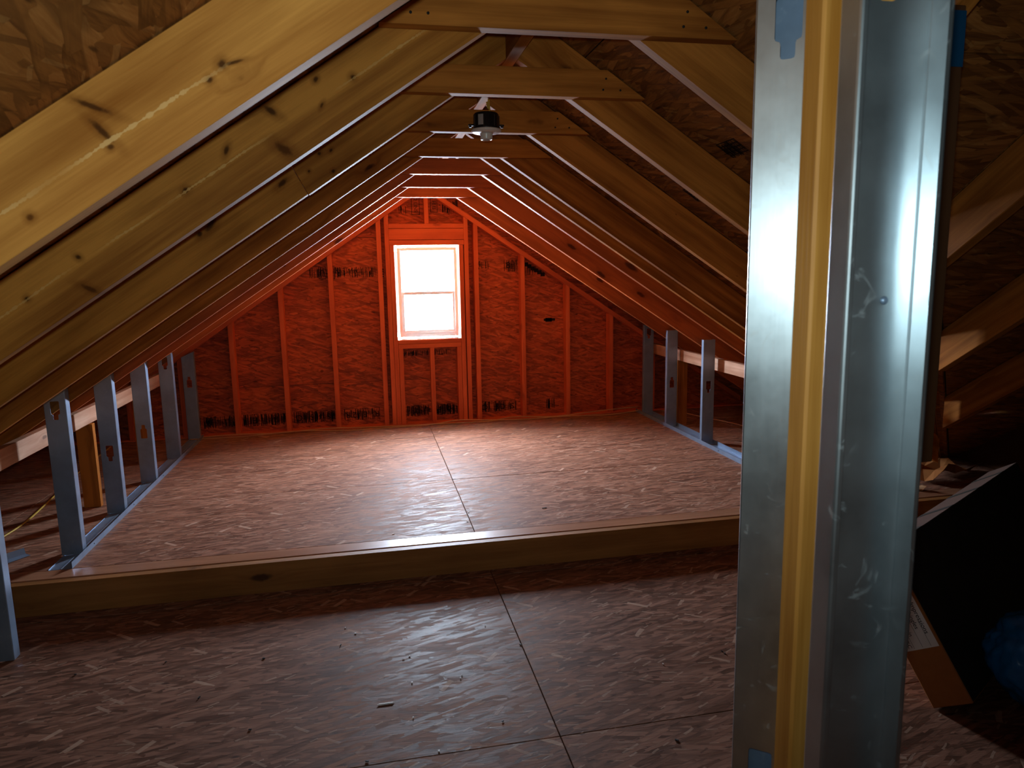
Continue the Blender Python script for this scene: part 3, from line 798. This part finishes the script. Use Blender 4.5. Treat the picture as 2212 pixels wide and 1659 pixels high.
def rafter(side, y, label, x_end=None, mat=None, splice=None):
    if side == 'L':
        f = zbl; xa = XRIDGE - 0.0195; xe = -2.46
        poly = [(xe, f(xe)), (xa, f(xa)), (xa, f(xa) + VT - 0.003), (xe, f(xe) + VT - 0.003)]
        xd = (1, 0, ML)
    else:
        f = zbr; xa = XRIDGE + 0.0195; xe = 3.40 if x_end is None else x_end
        lim = min(VT - 0.003, zbl(XRIDGE) + VT - 0.004 - f(XRIDGE))
        poly = [(xa, f(xa)), (xe, f(xe)), (xe, f(xe) + lim), (xa, f(xa) + lim)]
        xd = (1, 0, -MR)
    if splice is not None:
        # butt joint: the lower length is a part of its own
        full = [Vector((x, y, z)) for x, z in poly]
        org = sum(full, Vector()) / 4 + Vector((0, 0.019, 0))
        jx0, jx1 = splice
        up = [(jx0 + 0.0012, f(jx0)), (xa, f(xa)), (xa, f(xa) + VT - 0.003), (jx1 + 0.0012, f(jx1) + VT - 0.003)]
        lo = [(xe, f(xe) + 0.001), (jx0 - 0.0012, f(jx0) + 0.001), (jx1 - 0.0012, f(jx1) + VT - 0.003), (xe, f(xe) + VT - 0.003)]
        o = prism('rafter', [(x, y, z) for x, z in up], (0, 0.038, 0), xd, mat or M_RAFTER, None, 0.0010, org)
        prism('lower_length', [(x, y + 0.002, z) for x, z in lo], (0, 0.036, 0), xd, mat or M_RAFTER, o, 0.0010, org)
        return tag(o, label, 'rafter', 'left rafters' if side == 'L' else 'right rafters')
    o = prism('rafter', [(x, y, z) for x, z in poly], (0, 0.038, 0), xd, mat or M_RAFTER, None, 0.0010)
    return tag(o, label, 'rafter', 'left rafters' if side == 'L' else 'right rafters')
for i in range(8):
    y = Y1 + SP * (i - 1)
    rafter('L', y, LAB_L[i], None, M_RAFTER_STREAK if i == 0 else (M_RAFTER_STREAK2 if i == 1 else (M_RAFTER_T2 if i == 2 else (M_RAFTER_BOUNCE if i >= 5 else None))), (-0.166, -0.230) if i == 2 else None)
    xv = valley_x(y) - 0.02
    rafter('R', y, LAB_R[i], xv if xv < 3.4 else None, M_RAFTER_BOUNCE if i >= 5 else None)
rafter('R', 3.859, 'extra right rafter without a collar tie, between the fourth and fifth ones')
LAB_C = [None, 'big collar tie nearest to the viewer, cut off by the top of the picture', 'second collar tie from the viewer, in front of the shining ridge board',
         'collar tie that carries the black box and white lampholder', 'knotty collar tie just beyond the lampholder',
         'fifth collar tie from the viewer, dark brown', 'sixth collar tie from the viewer, reddish brown', 'glowing red last collar tie in front of the window wall']
for i in range(1, 8):
    y = Y1 + SP * (i - 1) - 0.0385
    z0, z1 = ZC + 0.001, ZC + 0.0885
    il = lambda z: HXL + (z - ZC - VT + 0.006) / ML
    ir = lambda z: HXR - (z - ZC - VT + 0.006) / MR
    o = prism('collar_tie', [(il(z0), y, z0), (ir(z0), y, z0), (ir(z1), y, z1), (il(z1), y, z1)], (0, 0.038, 0), (1, 0, 0), M_RAFTER_BOUNCE if i >= 5 else M_RAFTER, None, 0.0008)
    tag(o, LAB_C[i], 'collar tie', 'collar ties across the rafters')
    # nail heads holding the tie
    for xx in (0.13, 0.17, 0.80, 0.86):
        for k in range(2):
            if i <= 3:
                lathe('nail_head', [(0, -0.0012), (0.0035, -0.001), (0.0035, 0.0005), (0, 0.0005)], (xx + 0.01 * k, y - 0.0005, z0 + 0.025 + 0.035 * k), M_FELT, o, 8, (0, 1, 0))
# wing rafters
for k, (x, lab) in enumerate(((1.02, 'short rafter of the side wing close behind the right steel stud'), (1.63, 'brown rafter of the side wing rising to the right, at head height'),
                              (2.24, 'second rafter of the side wing, lower and darker'), (2.85, 'farthest and darkest rafter of the side wing'))):
    k0 = valley_x(0.0); k1 = valley_x(1.0) - k0
    yv = (x - k0) / k1 - 0.03
    ya = -1.25
    o = prism('wing_rafter', [(x, ya, zcross(ya)), (x, yv, zcross(yv)), (x, yv, zcross(yv) + VT - 0.003), (x, ya, zcross(ya) + VT - 0.003)], (0.038, 0, 0), (0, 1, -0.667), M_RAFTER, None, 0.002)
    tag(o, lab, 'rafter', 'rafters of the side wing')

# nail points through the left roof boards
for (s, y) in ((0.55, 0.86), (0.72, 0.96), (0.95, 0.88), (0.62, 1.02), (0.9, 1.48), (1.1, 1.52)):
    c = ptL(s, y, 0.0)
    lathe('nail_point', [(0.0016, 0), (0.0014, 0.012), (0, 0.018)], c, M_BRASS, roofL, 6, -nL)

# ------------------------------------------------------------------ steel studs and tracks
def knockout(cz, flip=False, w=0.038, h=0.062, nw=0.021, nh=0.026, r=0.005):
    """keyhole shaped punch-out: wide part with a narrower tongue below"""
    base = [(-w / 2, 0), (-w / 2, h), (w / 2, h), (w / 2, 0), (nw / 2, 0), (nw / 2, -nh), (-nw / 2, -nh), (-nw / 2, 0)]
    pts = []
    n = len(base)
    for i in range(n):
        p = Vector(base[i]); a = (Vector(base[i - 1]) - p).normalized(); b = (Vector(base[(i + 1) % n]) - p).normalized()
        for t in (0, 0.5, 1):
            q = (p + a * r) * (1 - t) ** 2 + p * 2 * t * (1 - t) + (p + b * r) * t * t
            pts.append((q.x, q.y))
    s = -1 if flip else 1
    return [(x, cz + s * (z - 0.018)) for x, z in pts]

def c_stud(name, base, xdir, ydir, width, flange, length, holes, mat, lip=0.008, cut=None, top_slope=0.0, ribs=True, parent=None):
    """C channel: web in local XZ at y = 0 (x from 0 to width), flanges along +Y; holes punched in the web"""
    x = Vector(xdir).normalized(); y = Vector(ydir).normalized(); z = Vector((0, 0, 1))
    b = Vector(base)
    fm = Matrix(((x.x, y.x, z.x, b.x), (x.y, y.y, z.y, b.y), (x.z, y.z, z.z, b.z), (0, 0, 0, 1)))
    bm = bmesh.new()
    rr = 0.0025
    zt0 = length; zt1 = length + top_slope * width
    def ztop(u): return zt0 + (zt1 - zt0) * u / width
    outer = [(rr, 0), (width - rr, 0), (width - rr, ztop(width - rr)), (rr, ztop(rr))]
    edges = []
    ov = [bm.verts.new((u, 0, v)) for u, v in outer]
    for i in range(4): edges.append(bm.edges.new((ov[i], ov[(i + 1) % 4])))
    for cz, flip in holes:
        hv = [bm.verts.new((width / 2 + u, 0, v)) for u, v in knockout(cz, flip)]
        for i in range(len(hv)): edges.append(bm.edges.new((hv[i], hv[(i + 1) % len(hv)])))
    bmesh.ops.triangle_fill(bm, edges=edges, use_beauty=True)
    # flanges with rounded corners and lips, as strips
    def strip(sect, u0, u1):
        cols = []
        for (u, v) in sect:
            cols.append((bm.verts.new((u, v, 0)), bm.verts.new((u, v, ztop(min(max(u, 0), width))))))
        for a, c in zip(cols, cols[1:]): bm.faces.new((a[0], c[0], c[1], a[1]))
    s = 1
    k = rr * 0.3
    left = [(rr, 0), (k, k), (0, rr), (0, flange - rr), (k, flange - k), (rr, flange), (lip, flange)]
    right = [(width - a, c) for a, c in left]
    strip(left, 0, 1); strip(right, 0, 1)
    bmesh.ops.remove_doubles(bm, verts=bm.verts, dist=1e-5)
    bmesh.ops.recalc_face_normals(bm, faces=bm.faces)
    me = bpy.data.meshes.new(name); bm.to_mesh(me); bm.free()
    o = link(name, me, mat, parent, fm)
    sd = o.modifiers.new('sheet', 'SOLIDIFY'); sd.thickness = 0.0011; sd.offset = 0
    return o

GL = 'steel studs of the left knee wall'
LABS = ['steel stud at the lower left corner, standing on the lower floor before the step', 'steel stud of the left knee wall nearest to the step, hole close to its top',
        'second steel stud beyond the step in the left knee wall, hole below its middle', 'third steel stud beyond the step in the left knee wall, hole at mid height',
        'fourth steel stud beyond the step in the left knee wall', 'farthest steel stud of the left knee wall, against the window wall']
HOLES = [[(0.62, False)], [(0.70, False)], [(0.345, False)], [(0.335, True)], [(0.70, False)], [(0.47, True)]]
for i in range(6):
    y = Y1 + SP * (i + 2) - 0.049
    zbase = ZL + 0.002 if i == 0 else ZU + 0.002
    if i == 0: y = 2.836
    if i == 5: y = 6.010
    top = zbl(XL - 0.045) + (0.085 if i < 5 else -0.02)
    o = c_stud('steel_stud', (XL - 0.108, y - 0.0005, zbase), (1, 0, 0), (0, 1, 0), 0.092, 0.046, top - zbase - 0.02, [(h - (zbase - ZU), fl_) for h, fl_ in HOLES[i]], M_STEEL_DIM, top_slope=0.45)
    if i == 5:
        o.location.y = YW - 0.050
    tag(o, LABS[i], 'metal stud', GL)
LABR = ['nearest of the three steel studs in view in the right knee wall', 'middle one of the three steel studs in view in the right knee wall', 'farthest steel stud of the right knee wall, against the window wall']
for i, (y, top, hz) in enumerate(((4.745, H - 0.507, 0.43), (5.385, H - 0.485, 0.37), (5.885, H - 0.475, 0.735))):
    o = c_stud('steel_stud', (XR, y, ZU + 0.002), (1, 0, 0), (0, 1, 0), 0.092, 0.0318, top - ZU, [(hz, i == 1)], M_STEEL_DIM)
    tag(o, LABR[i], 'metal stud', 'steel studs of the right knee wall')

def track(name, x0, x1, y0, y1, z, label):
    bm = bmesh.new(); h = 0.030
    hl, hr = (0.004, h) if x0 < 0 else (h, h)
    sect = [(x0, hl), (x0, 0), (x0 + (x1 - x0) * 0.45, 0), (x0 + (x1 - x0) * 0.47, 0.0015), (x0 + (x1 - x0) * 0.53, 0.0015), (x0 + (x1 - x0) * 0.55, 0), (x1, 0), (x1, hr)]
    a = [bm.verts.new((x, y0, z + 0.0008 + v)) for x, v in sect]; b = [bm.verts.new((x, y1, z + 0.0008 + v)) for x, v in sect]
    for i in range(len(sect) - 1): bm.faces.new((a[i], a[i + 1], b[i + 1], b[i]))
    o = link(name, mesh_of(bm, name), M_STEEL_DIM, None)
    sd = o.modifiers.new('sheet', 'SOLIDIFY'); sd.thickness = 0.0010; sd.offset = 0
    tag(o, label, 'metal track')
    for k in range(int((y1 - y0) / 0.6096)):
        yy = y0 + 0.27 + 0.6096 * k
        if yy < y1:
            xs_ = x1 if x0 < 0 else x0
            lathe('screw', [(0, 0.0035), (0.003, 0.0025), (0.0042, 0.0), (0, 0)], (xs_ + (0.001 if x0 < 0 else -0.001), yy, z + 0.017), M_STEEL_DIM, o, 8, (1 if x0 < 0 else -1, 0, 0))
    return o
track('floor_track', XL - 0.0965, XL + 0.0012, 3.375, 6.06, ZU, 'steel floor track of the left knee wall lying on the raised floor')
track('floor_track', XR - 0.0012, XR + 0.0965, 3.6, 6.06, ZU, 'steel floor track of the right knee wall')

# purlins and posts behind the knee walls
def purlin(x0, x1, y0, y1, zt_, lab):
    o = box('purlin', (x0, y0, zt_ - 0.089), (x1, y1, zt_), M_PALE, None, 'y')
    return tag(o, lab, 'purlin')
purlin(-1.610, -1.572, 2.2, 6.06, zbl(-1.572) - 0.0275, 'pale board on edge behind the left knee wall studs, under the rafters')
purlin(2.512, 2.550, 3.4, 6.06, zbr(2.512) - 0.0275, 'pale board on edge behind the right knee wall studs, under the rafters')
for (y, lab) in ((4.31, 'wooden post behind the left knee wall, between the first and second studs beyond the step'), (5.30, 'wooden post behind the left knee wall, between the third and fourth studs beyond the step')):
    o = box('wood_post', (-1.648, y, ZU + 0.001), (-1.559, y + 0.038, zbl(-1.6) - 0.100), M_RAFTER, None, 'z'); tag(o, lab, 'post')
for (y, lab) in ((5.44, 'wooden post behind the right knee wall, between the two farther studs'),):
    o = box('wood_post', (2.512, y, ZU + 0.001), (2.601, y + 0.038, zbr(2.55) - 0.095), M_RAFTER, None, 'z'); tag(o, lab, 'post')

# ------------------------------------------------------------------ cables
def cable(name, ctrl, r, mat, label):
    o = tube(name, smooth_path(ctrl, 10), r, mat); return tag(o, label, 'cable')
zc_ = ZU + 0.006
cable('floor_cable', [(-1.46, 6.03, zc_), (-1.1, 6.02, zc_ + 0.012), (-0.8, 6.035, zc_), (-0.4, 6.01, zc_ + 0.02), (0.0, 6.03, zc_ + 0.004), (0.45, 6.02, zc_), (0.75, 6.0, zc_), (1.0, 5.97, zc_ + 0.008), (1.25, 6.01, zc_ + 0.024), (1.6, 5.98, zc_ + 0.012), (2.0, 6.02, zc_ + 0.03), (2.39, 6.01, zc_ + 0.05)], 0.0055, M_CABLE_T, 'tan cable along the foot of the window wall, upper one of the pair')
cable('floor_cable', [(-1.46, 5.99, zc_), (-1.05, 5.985, zc_), (-0.6, 6.0, zc_ + 0.014), (-0.2, 5.97, zc_), (0.2, 5.985, zc_), (0.52, 5.965, zc_ + 0.012), (0.72, 5.98, zc_ + 0.03), (0.95, 5.99, zc_ + 0.016), (1.3, 5.965, zc_ + 0.006), (1.7, 5.975, zc_ + 0.01), (2.1, 5.97, zc_), (2.42, 6.0, zc_ + 0.02)], 0.0055, M_CABLE_T, 'tan cable along the foot of the window wall, lower one of the pair')
cable('floor_cable', [(-1.95, 3.45, zc_), (-1.87, 4.0, zc_), (-1.90, 4.47, zc_), (-1.98, 5.2, zc_), (-2.02, 5.9, zc_)], 0.0055, M_CABLE_Y, 'yellow cable on the floor behind the left knee wall')
cable('floor_cable', [(2.62, 6.0, zc_), (2.75, 5.9, zc_), (2.86, 5.6, zc_), (3.0, 5.2, zc_), (3.1, 4.6, zc_)], 0.0055, M_CABLE_T, 'tan cable on the floor behind the right knee wall')
# bent offcut of track behind the left wall
bm = bmesh.new()
for (a, b, c) in (((-1.79, 3.46), (-1.66, 3.62), 0.03),):
    vs_ = [bm.verts.new(p) for p in ((a[0], a[1], ZU + 0.002), (b[0], b[1], ZU + 0.002), (b[0] - 0.01, b[1] + 0.008, ZU + c), (a[0] - 0.01, a[1] + 0.008, ZU + c))]
    bm.faces.new(vs_)
    v2 = [bm.verts.new(p) for p in ((a[0] + 0.04, a[1] - 0.03, ZU + 0.002), (b[0] + 0.03, b[1] - 0.025, ZU + 0.002))]
    bm.faces.new((vs_[0], v2[0], v2[1], vs_[1]))
o = link('steel_offcut', mesh_of(bm, 'steel_offcut'), M_STEEL_DIM)
sd = o.modifiers.new('sheet', 'SOLIDIFY'); sd.thickness = 0.001
tag(o, 'small bent offcut of steel track on the floor beside the lower left stud', 'metal scrap')

# ------------------------------------------------------------------ lampholder on the third collar tie
LC = Vector((0.500, 2.897, 0))
lamp = empty('lampholder', (LC.x, LC.y, ZC))
tag(lamp, 'white keyless lampholder on a round black box screwed to a collar tie', 'light fixture')
zt_ = H + 0.632; zbx = H + 0.5695
body = lathe('junction_box', [(0, zt_ - 0.004), (0.036, zt_), (0.046, zt_ - 0.002), (0.0505, zt_ - 0.008), (0.0515, zbx + 0.004), (0.0535, zbx), (0, zbx)], (LC.x, LC.y, 0), M_BLACK, lamp, 24)
for s_ in (-1, 1):
    e_ = box('mounting_ear', (LC.x + s_ * 0.061 - 0.011, LC.y - 0.008, zbx + 0.012), (LC.x + s_ * 0.061 + 0.011, LC.y + 0.008, zbx + 0.019), M_BLACK, lamp, 'x', 0.002)
    box('ear_tab', (LC.x + s_ * 0.064 - 0.005, LC.y - 0.005, zbx + 0.006), (LC.x + s_ * 0.064 + 0.005, LC.y + 0.005, zbx + 0.012), M_BLACK, e_, 'x', 0.001)
for k_ in range(4):
    a_ = math.radians(200 + 50 * k_)
    box('box_rib', (LC.x + 0.0512 * math.cos(a_) - 0.002, LC.y + 0.0512 * math.sin(a_) - 0.002, zbx + 0.006), (LC.x + 0.0512 * math.cos(a_) + 0.002, LC.y + 0.0512 * math.sin(a_) + 0.002, zt_ - 0.012), M_BLACK, body, 'z', 0.0008)
# curved sticker
bm = bmesh.new(); cs = []
for k_ in range(6):
    a_ = math.radians(224 + 24 * k_ / 5)
    cs.append([bm.verts.new((LC.x + 0.0524 * math.cos(a_), LC.y + 0.0524 * math.sin(a_), z_)) for z_ in (zbx + 0.010, zt_ - 0.013)])
for a_, b_ in zip(cs, cs[1:]): bm.faces.new((a_[0], b_[0], b_[1], a_[1]))
st = link('sticker', mesh_of(bm, 'sticker'), M_STICK, lamp); st['label'] = 'grey rating sticker'
lathe('lampholder_disc', [(0, zbx - 0.001), (0.058, zbx - 0.001), (0.0605, zbx - 0.004), (0.0595, zbx - 0.009), (0.050, zbx - 0.014), (0.030, zbx - 0.017), (0, zbx - 0.017)], (LC.x, LC.y, 0), M_PORC, lamp, 40)
sk = lathe('lamp_socket', [(0.0275, zbx - 0.014), (0.0245, zbx - 0.022), (0.0240, zbx - 0.036), (0.0225, zbx - 0.040), (0.0195, zbx - 0.040), (0.0185, zbx - 0.020), (0, zbx - 0.020)], (LC.x, LC.y, 0), M_PORC, lamp, 32)
lathe('socket_shell', [(0.0182, zbx - 0.021), (0.0182, zbx - 0.041), (0.0170, zbx - 0.041), (0.0170, zbx - 0.021)], (LC.x, LC.y, 0), M_BRASS, sk, 24)
for s_ in (-1, 1):
    lathe('screw', [(0, -0.0025), (0.004, -0.0015), (0.004, 0)], (LC.x + 0.042 * s_ * 0.5, LC.y - 0.038, zbx - 0.0155), M_BRASS, lamp, 10)
tube('supply_cable', smooth_path([(LC.x + 0.018, LC.y + 0.012, zt_ - 0.003), (LC.x + 0.016, LC.y + 0.02, zt_ + 0.06), (LC.x + 0.014, LC.y + 0.026, ZC + 0.085), (LC.x + 0.010, LC.y + 0.030, ZC + 0.113)], 6), 0.0045, M_CABLE_Y, lamp)

# ------------------------------------------------------------------ framing in the foreground on the right
LEN = 1.95
s2 = c_stud('steel_stud', (0.4711, 0.6617, 0.002), (1, 0, 0), (0, -1, 0), 0.1022, 0.031, LEN, [(H + 0.303, False), (H - 0.90, False)], M_STEEL, lip=0.0065)
tag(s2, 'wide open steel stud nearest to the viewer, right of the yellow wooden stud', 'metal stud', 'steel studs of the partition')
wd = box('wood_stud', (0.4712, 0.6890, 0.001), (0.5602, 0.7230, LEN), M_POST, None, 'z', 0.003)
tag(wd, 'yellow wooden stud between the two big steel studs', 'wood stud')
e45 = Vector((0.777, -0.629, 0)); n45 = Vector((0.629, 0.777, 0))
s1 = c_stud('steel_stud', (0.5855, 1.020, 0.002), e45, n45, 0.092, 0.0318, LEN, [(H + 0.345, False), (H - 0.86, False)], M_STEEL, lip=0.008)
tag(s1, 'bright steel stud left of the yellow wooden stud, turned at an angle', 'metal stud', 'steel studs of the partition')
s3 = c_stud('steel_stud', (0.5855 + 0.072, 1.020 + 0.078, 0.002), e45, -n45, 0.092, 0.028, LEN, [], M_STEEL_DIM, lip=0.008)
tag(s3, 'second steel channel seen through the hole of the bright angled stud', 'metal stud', 'steel studs of the partition')
pst = box('shade_board', (0.982, 1.096, 1.064), (1.0194, 1.185, 1.86), M_DEEP, None, 'z', 0.002)  # added board; the steel stud's shadow is put into its dark colour
tag(pst, 'added hanging board in shadow-dark colour, with blue tape, just behind the nearest steel stud', 'board')
tp = box('tape_strip', (0.984, 1.0946, H + 0.335), (1.0185, 1.0958, H + 0.425), M_TAPE, pst, 'z', 0); tp['label'] = 'strip of blue tape'
sc_o = lathe('screw', [(0, -0.003), (0.003, -0.0026), (0.0045, -0.0006), (0.0045, 0.0), (0, 0)], (0.539, 0.6606, H - 0.0357), M_STEEL_DIM, s2, 12, (0, 1, 0))

# ------------------------------------------------------------------ things behind the partition
# long flat carton leaning to the left
az = math.radians(60); tl = math.radians(32.5)
e2 = Vector((math.sin(az), math.cos(az), 0)); nn = Vector((-math.cos(az), math.sin(az), 0)); zz = Vector((0, 0, 1))
e3 = zz * math.cos(tl) + nn * math.sin(tl); e1 = -nn * math.cos(tl) + zz * math.sin(tl)
CB = Vector((1.738, 1.790, 0.002)); CW, CL, CD = 0.13, 0.51, 1.50
carton = empty('carton', CB); tag(carton, 'long flat shingle carton with a white label, leaning behind the steel studs', 'carton')
def cp(a, b, c): return CB + e1 * a + e2 * b + e3 * c
prism('carton_body', [cp(0, 0, 0), cp(CW, 0, 0), cp(CW, 0, CL), cp(0, 0, CL)], e2 * CD, e3, M_CARTON, carton, 0.003)
o = prism('dark_side', [cp(CW, 0.004, 0.006), cp(CW, CD, 0.006), cp(CW, CD, CL), cp(CW, 0.004, CL)], e1 * 0.002, e3, M_CARTON_DARK, carton, 0); o['label'] = 'black printed side'
o = prism('dusty_top', [cp(0.004, 0.004, CL), cp(CW, 0.004, CL), cp(CW, CD, CL), cp(0.004, CD, CL)], e3 * 0.0015, e2, M_DRY, carton, 0); o['label'] = 'dusty top side'
for k_ in range(4):  # shadow bands across the carton top, painted as dark strips
    b_ = 0.25 + 0.33 * k_
    prism('painted_shadow_band', [cp(0.002, b_, CL + 0.0016), cp(CW, b_, CL + 0.0016), cp(CW, b_ + 0.05, CL + 0.0016), cp(0.002, b_ + 0.05, CL + 0.0016)], e3 * 0.0006, e2, M_CARTON_DARK, carton, 0)
lab = prism('paper_label', [cp(0.006, -0.001, 0.185), cp(CW - 0.008, -0.001, 0.185), cp(CW - 0.008, -0.001, 0.46), cp(0.006, -0.001, 0.46)], e2 * -0.0006, e3, M_LABEL, carton, 0); lab['label'] = 'white printed label'
# lettering runs down the label
lm = Matrix(((-e3.x, e1.x, -e2.x, 0), (-e3.y, e1.y, -e2.y, 0), (-e3.z, e1.z, -e2.z, 0), (0, 0, 0, 1)))
def letm(a, c):
    q = cp(a, -0.0022, c); m_ = lm.copy(); m_.translation = q; return m_
stamp('lettering', [('t', 'ar Impressions', 0.0215, 0, 0, 0)], letm(0.106, 0.292), lab)
stamp('lettering', [('t', ', Shingles', 0.0200, 0, 0, 0)], letm(0.083, 0.285), lab)
stamp('lettering', [('t', 'Clay', 0.0200, -0.038, 0, 0)], letm(0.062, 0.274), lab)
stamp('lettering', [('t', 'Grain', 0.0200, 0.022, -0.010, 0)], letm(0.062, 0.274), lab)
stamp('lettering', [('t', '%C', 0.0180, 0, 0, 0)], letm(0.030, 0.205), lab)
stamp('ruled_lines', [('r', 0.0, 0.085, v_, v_ + 0.0009) for v_ in (0.0, -0.028, -0.056)], letm(0.098, 0.275), lab)

# blue plastic bag
def blob(name, c, r, mat, n=5, amp=0.16, sq=(1, 1, 0.9)):
    bm = bmesh.new(); bmesh.ops.create_icosphere(bm, subdivisions=n, radius=1.0)
    for v in bm.verts:
        d = v.co.normalized()
        w = noise.noise(d * 1.6 + Vector((3, 1, 7))) * amp * 1.1 + abs(noise.noise(d * 3.7 + Vector((9, 2, 4)))) * amp * 0.8
        w += (abs(noise.noise(Vector((d.x * 7 + d.z * 3, d.y * 7, d.z * 2.2)))) ** 0.7) * amp * 0.45
        q = d * (1.0 + w)
        q.z = max(q.z, -0.93)
        v.co = Vector((q.x * r * sq[0], q.y * r * sq[1], q.z * r * sq[2]))
    for f in bm.faces: f.smooth = True
    return link(name, mesh_of(bm, name), mat, None, Matrix.Translation(c))
bag = blob('plastic_bag', (2.095, 1.717, 0.160), 0.165, M_BAG)
tag(bag, 'crumpled blue plastic bag on the floor at the right edge', 'bag')
neck = tube('bag_neck', smooth_path([(2.11, 1.71, 0.29), (2.13, 1.70, 0.35), (2.16, 1.69, 0.38), (2.20, 1.68, 0.39)], 5), 0.03, M_BAG, bag, 10)
# torn kraft paper behind the carton
def scrap(name, c, size, mat, seed, lab_, cat, group=None, n=5):
    rr = random.Random(seed); bm = bmesh.new(); g_ = []
    for i in range(n):
        row = []
        for j in range(n):
            u, v = i / (n - 1) - 0.5, j / (n - 1) - 0.5
            row.append(bm.verts.new((u * size[0] + rr.uniform(-.06, .06) * size[0], v * size[1] + rr.uniform(-.06, .06) * size[1], max(0.001, rr.uniform(0, size[2])))))
        g_.append(row)
    for i in range(n - 1):
        for j in range(n - 1): bm.faces.new((g_[i][j], g_[i + 1][j], g_[i + 1][j + 1], g_[i][j + 1]))
    o = link(name, mesh_of(bm, name), mat, None, Matrix.Translation(c) @ Matrix.Rotation(rr.uniform(0, 6.28), 4, 'Z'))
    sd_ = o.modifiers.new('sheet', 'SOLIDIFY'); sd_.thickness = 0.0012
    return tag(o, lab_, cat, group)
scrap('paper_scrap', (3.40, 3.62, ZU + 0.003), (0.42, 0.24, 0.09), M_CARTON, 3, 'torn brown paper behind the carton, the bigger crumpled piece', 'paper')
scrap('paper_scrap', (3.02, 3.47, ZU + 0.003), (0.24, 0.06, 0.03), M_CABLE_T, 5, 'narrow pale strip of torn paper behind the carton', 'paper')

# ------------------------------------------------------------------ sawdust and scraps on the floors
from mathutils import Euler
def floor_pt(px, py, z):
    a = (px - 1106) / 1523.58; b = (829.5 - py) / 1523.58
    d = R * a + U * b + F
    t = (z - H) / d.z
    return Vector((0, 0, H)) + d * t
def chip(c, l, w_, h, rz, mat, lab_, grp, name='wood_chip'):
    bm = bmesh.new(); bmesh.ops.create_cube(bm, size=1)
    rr = random.Random(int(l * 1e5) + int(rz * 1000))
    for v in bm.verts:
        v.co = Vector((v.co.x * l * rr.uniform(.7, 1.1), v.co.y * w_ * rr.uniform(.6, 1.1), (v.co.z + 0.5) * h))
    o = link(name, mesh_of(bm, name), mat, None, Matrix.Translation(c) @ Euler((0, 0, rz)).to_matrix().to_4x4())
    return tag(o, lab_, 'scrap', grp)
WH = 'tiny white scrap lying loose on the lower floor'
for i, (px, py) in enumerate(((872, 1424), (998, 1459), (995, 1466), (890, 1475), (885, 1418), (893, 1551), (948, 1623), (746, 1357), (768, 1369), (1432, 1435), (1055, 1300), (1048, 1352))):
    chip(floor_pt(px, py, 0.0) + Vector((0, 0, 0.001)), random.uniform(.004, .010), random.uniform(.003, .006), 0.0025, random.uniform(0, 3), M_CHIP, WH, 'white scraps on the lower floor', 'white_scrap')
DK = 'tiny dark scrap lying loose on the lower floor'
for i, (px, py) in enumerate(((358, 1431), (736, 1394), (570, 1423), (430, 1508), (163, 1458), (1086, 1559), (1560, 1408), (1566, 1412), (540, 1577), (1124, 1393), (793, 1646), (1462, 1600))):
    chip(floor_pt(px, py, 0.0) + Vector((0, 0, 0.001)), random.uniform(.006, .014), random.uniform(.004, .007), 0.003, random.uniform(0, 3), M_CHIPD, DK, 'dark scraps on the lower floor', 'dark_scrap')
chip(floor_pt(834, 1521, 0) + Vector((0, 0, 0.001)), 0.060, 0.006, 0.003, 0.02, M_CHIP, 'pale splinter of wood lying across the middle of the lower floor', None, 'wood_splinter')
UP = 'tiny white scrap lying loose on the raised floor'
for (px, py) in ((1012, 1107), (1010, 1127), (850, 1154)):
    chip(floor_pt(px, py, ZU) + Vector((0, 0, 0.001)), 0.012, 0.006, 0.002, random.uniform(0, 3), M_CHIP, UP, 'white scraps on the raised floor', 'white_scrap')
chip(floor_pt(1176, 1098, ZU) + Vector((0, 0, 0.001)), 0.028, 0.006, 0.003, 0.3, M_CHIPD, 'curled dark sliver on the raised floor, right of the seam', None, 'dark_scrap')
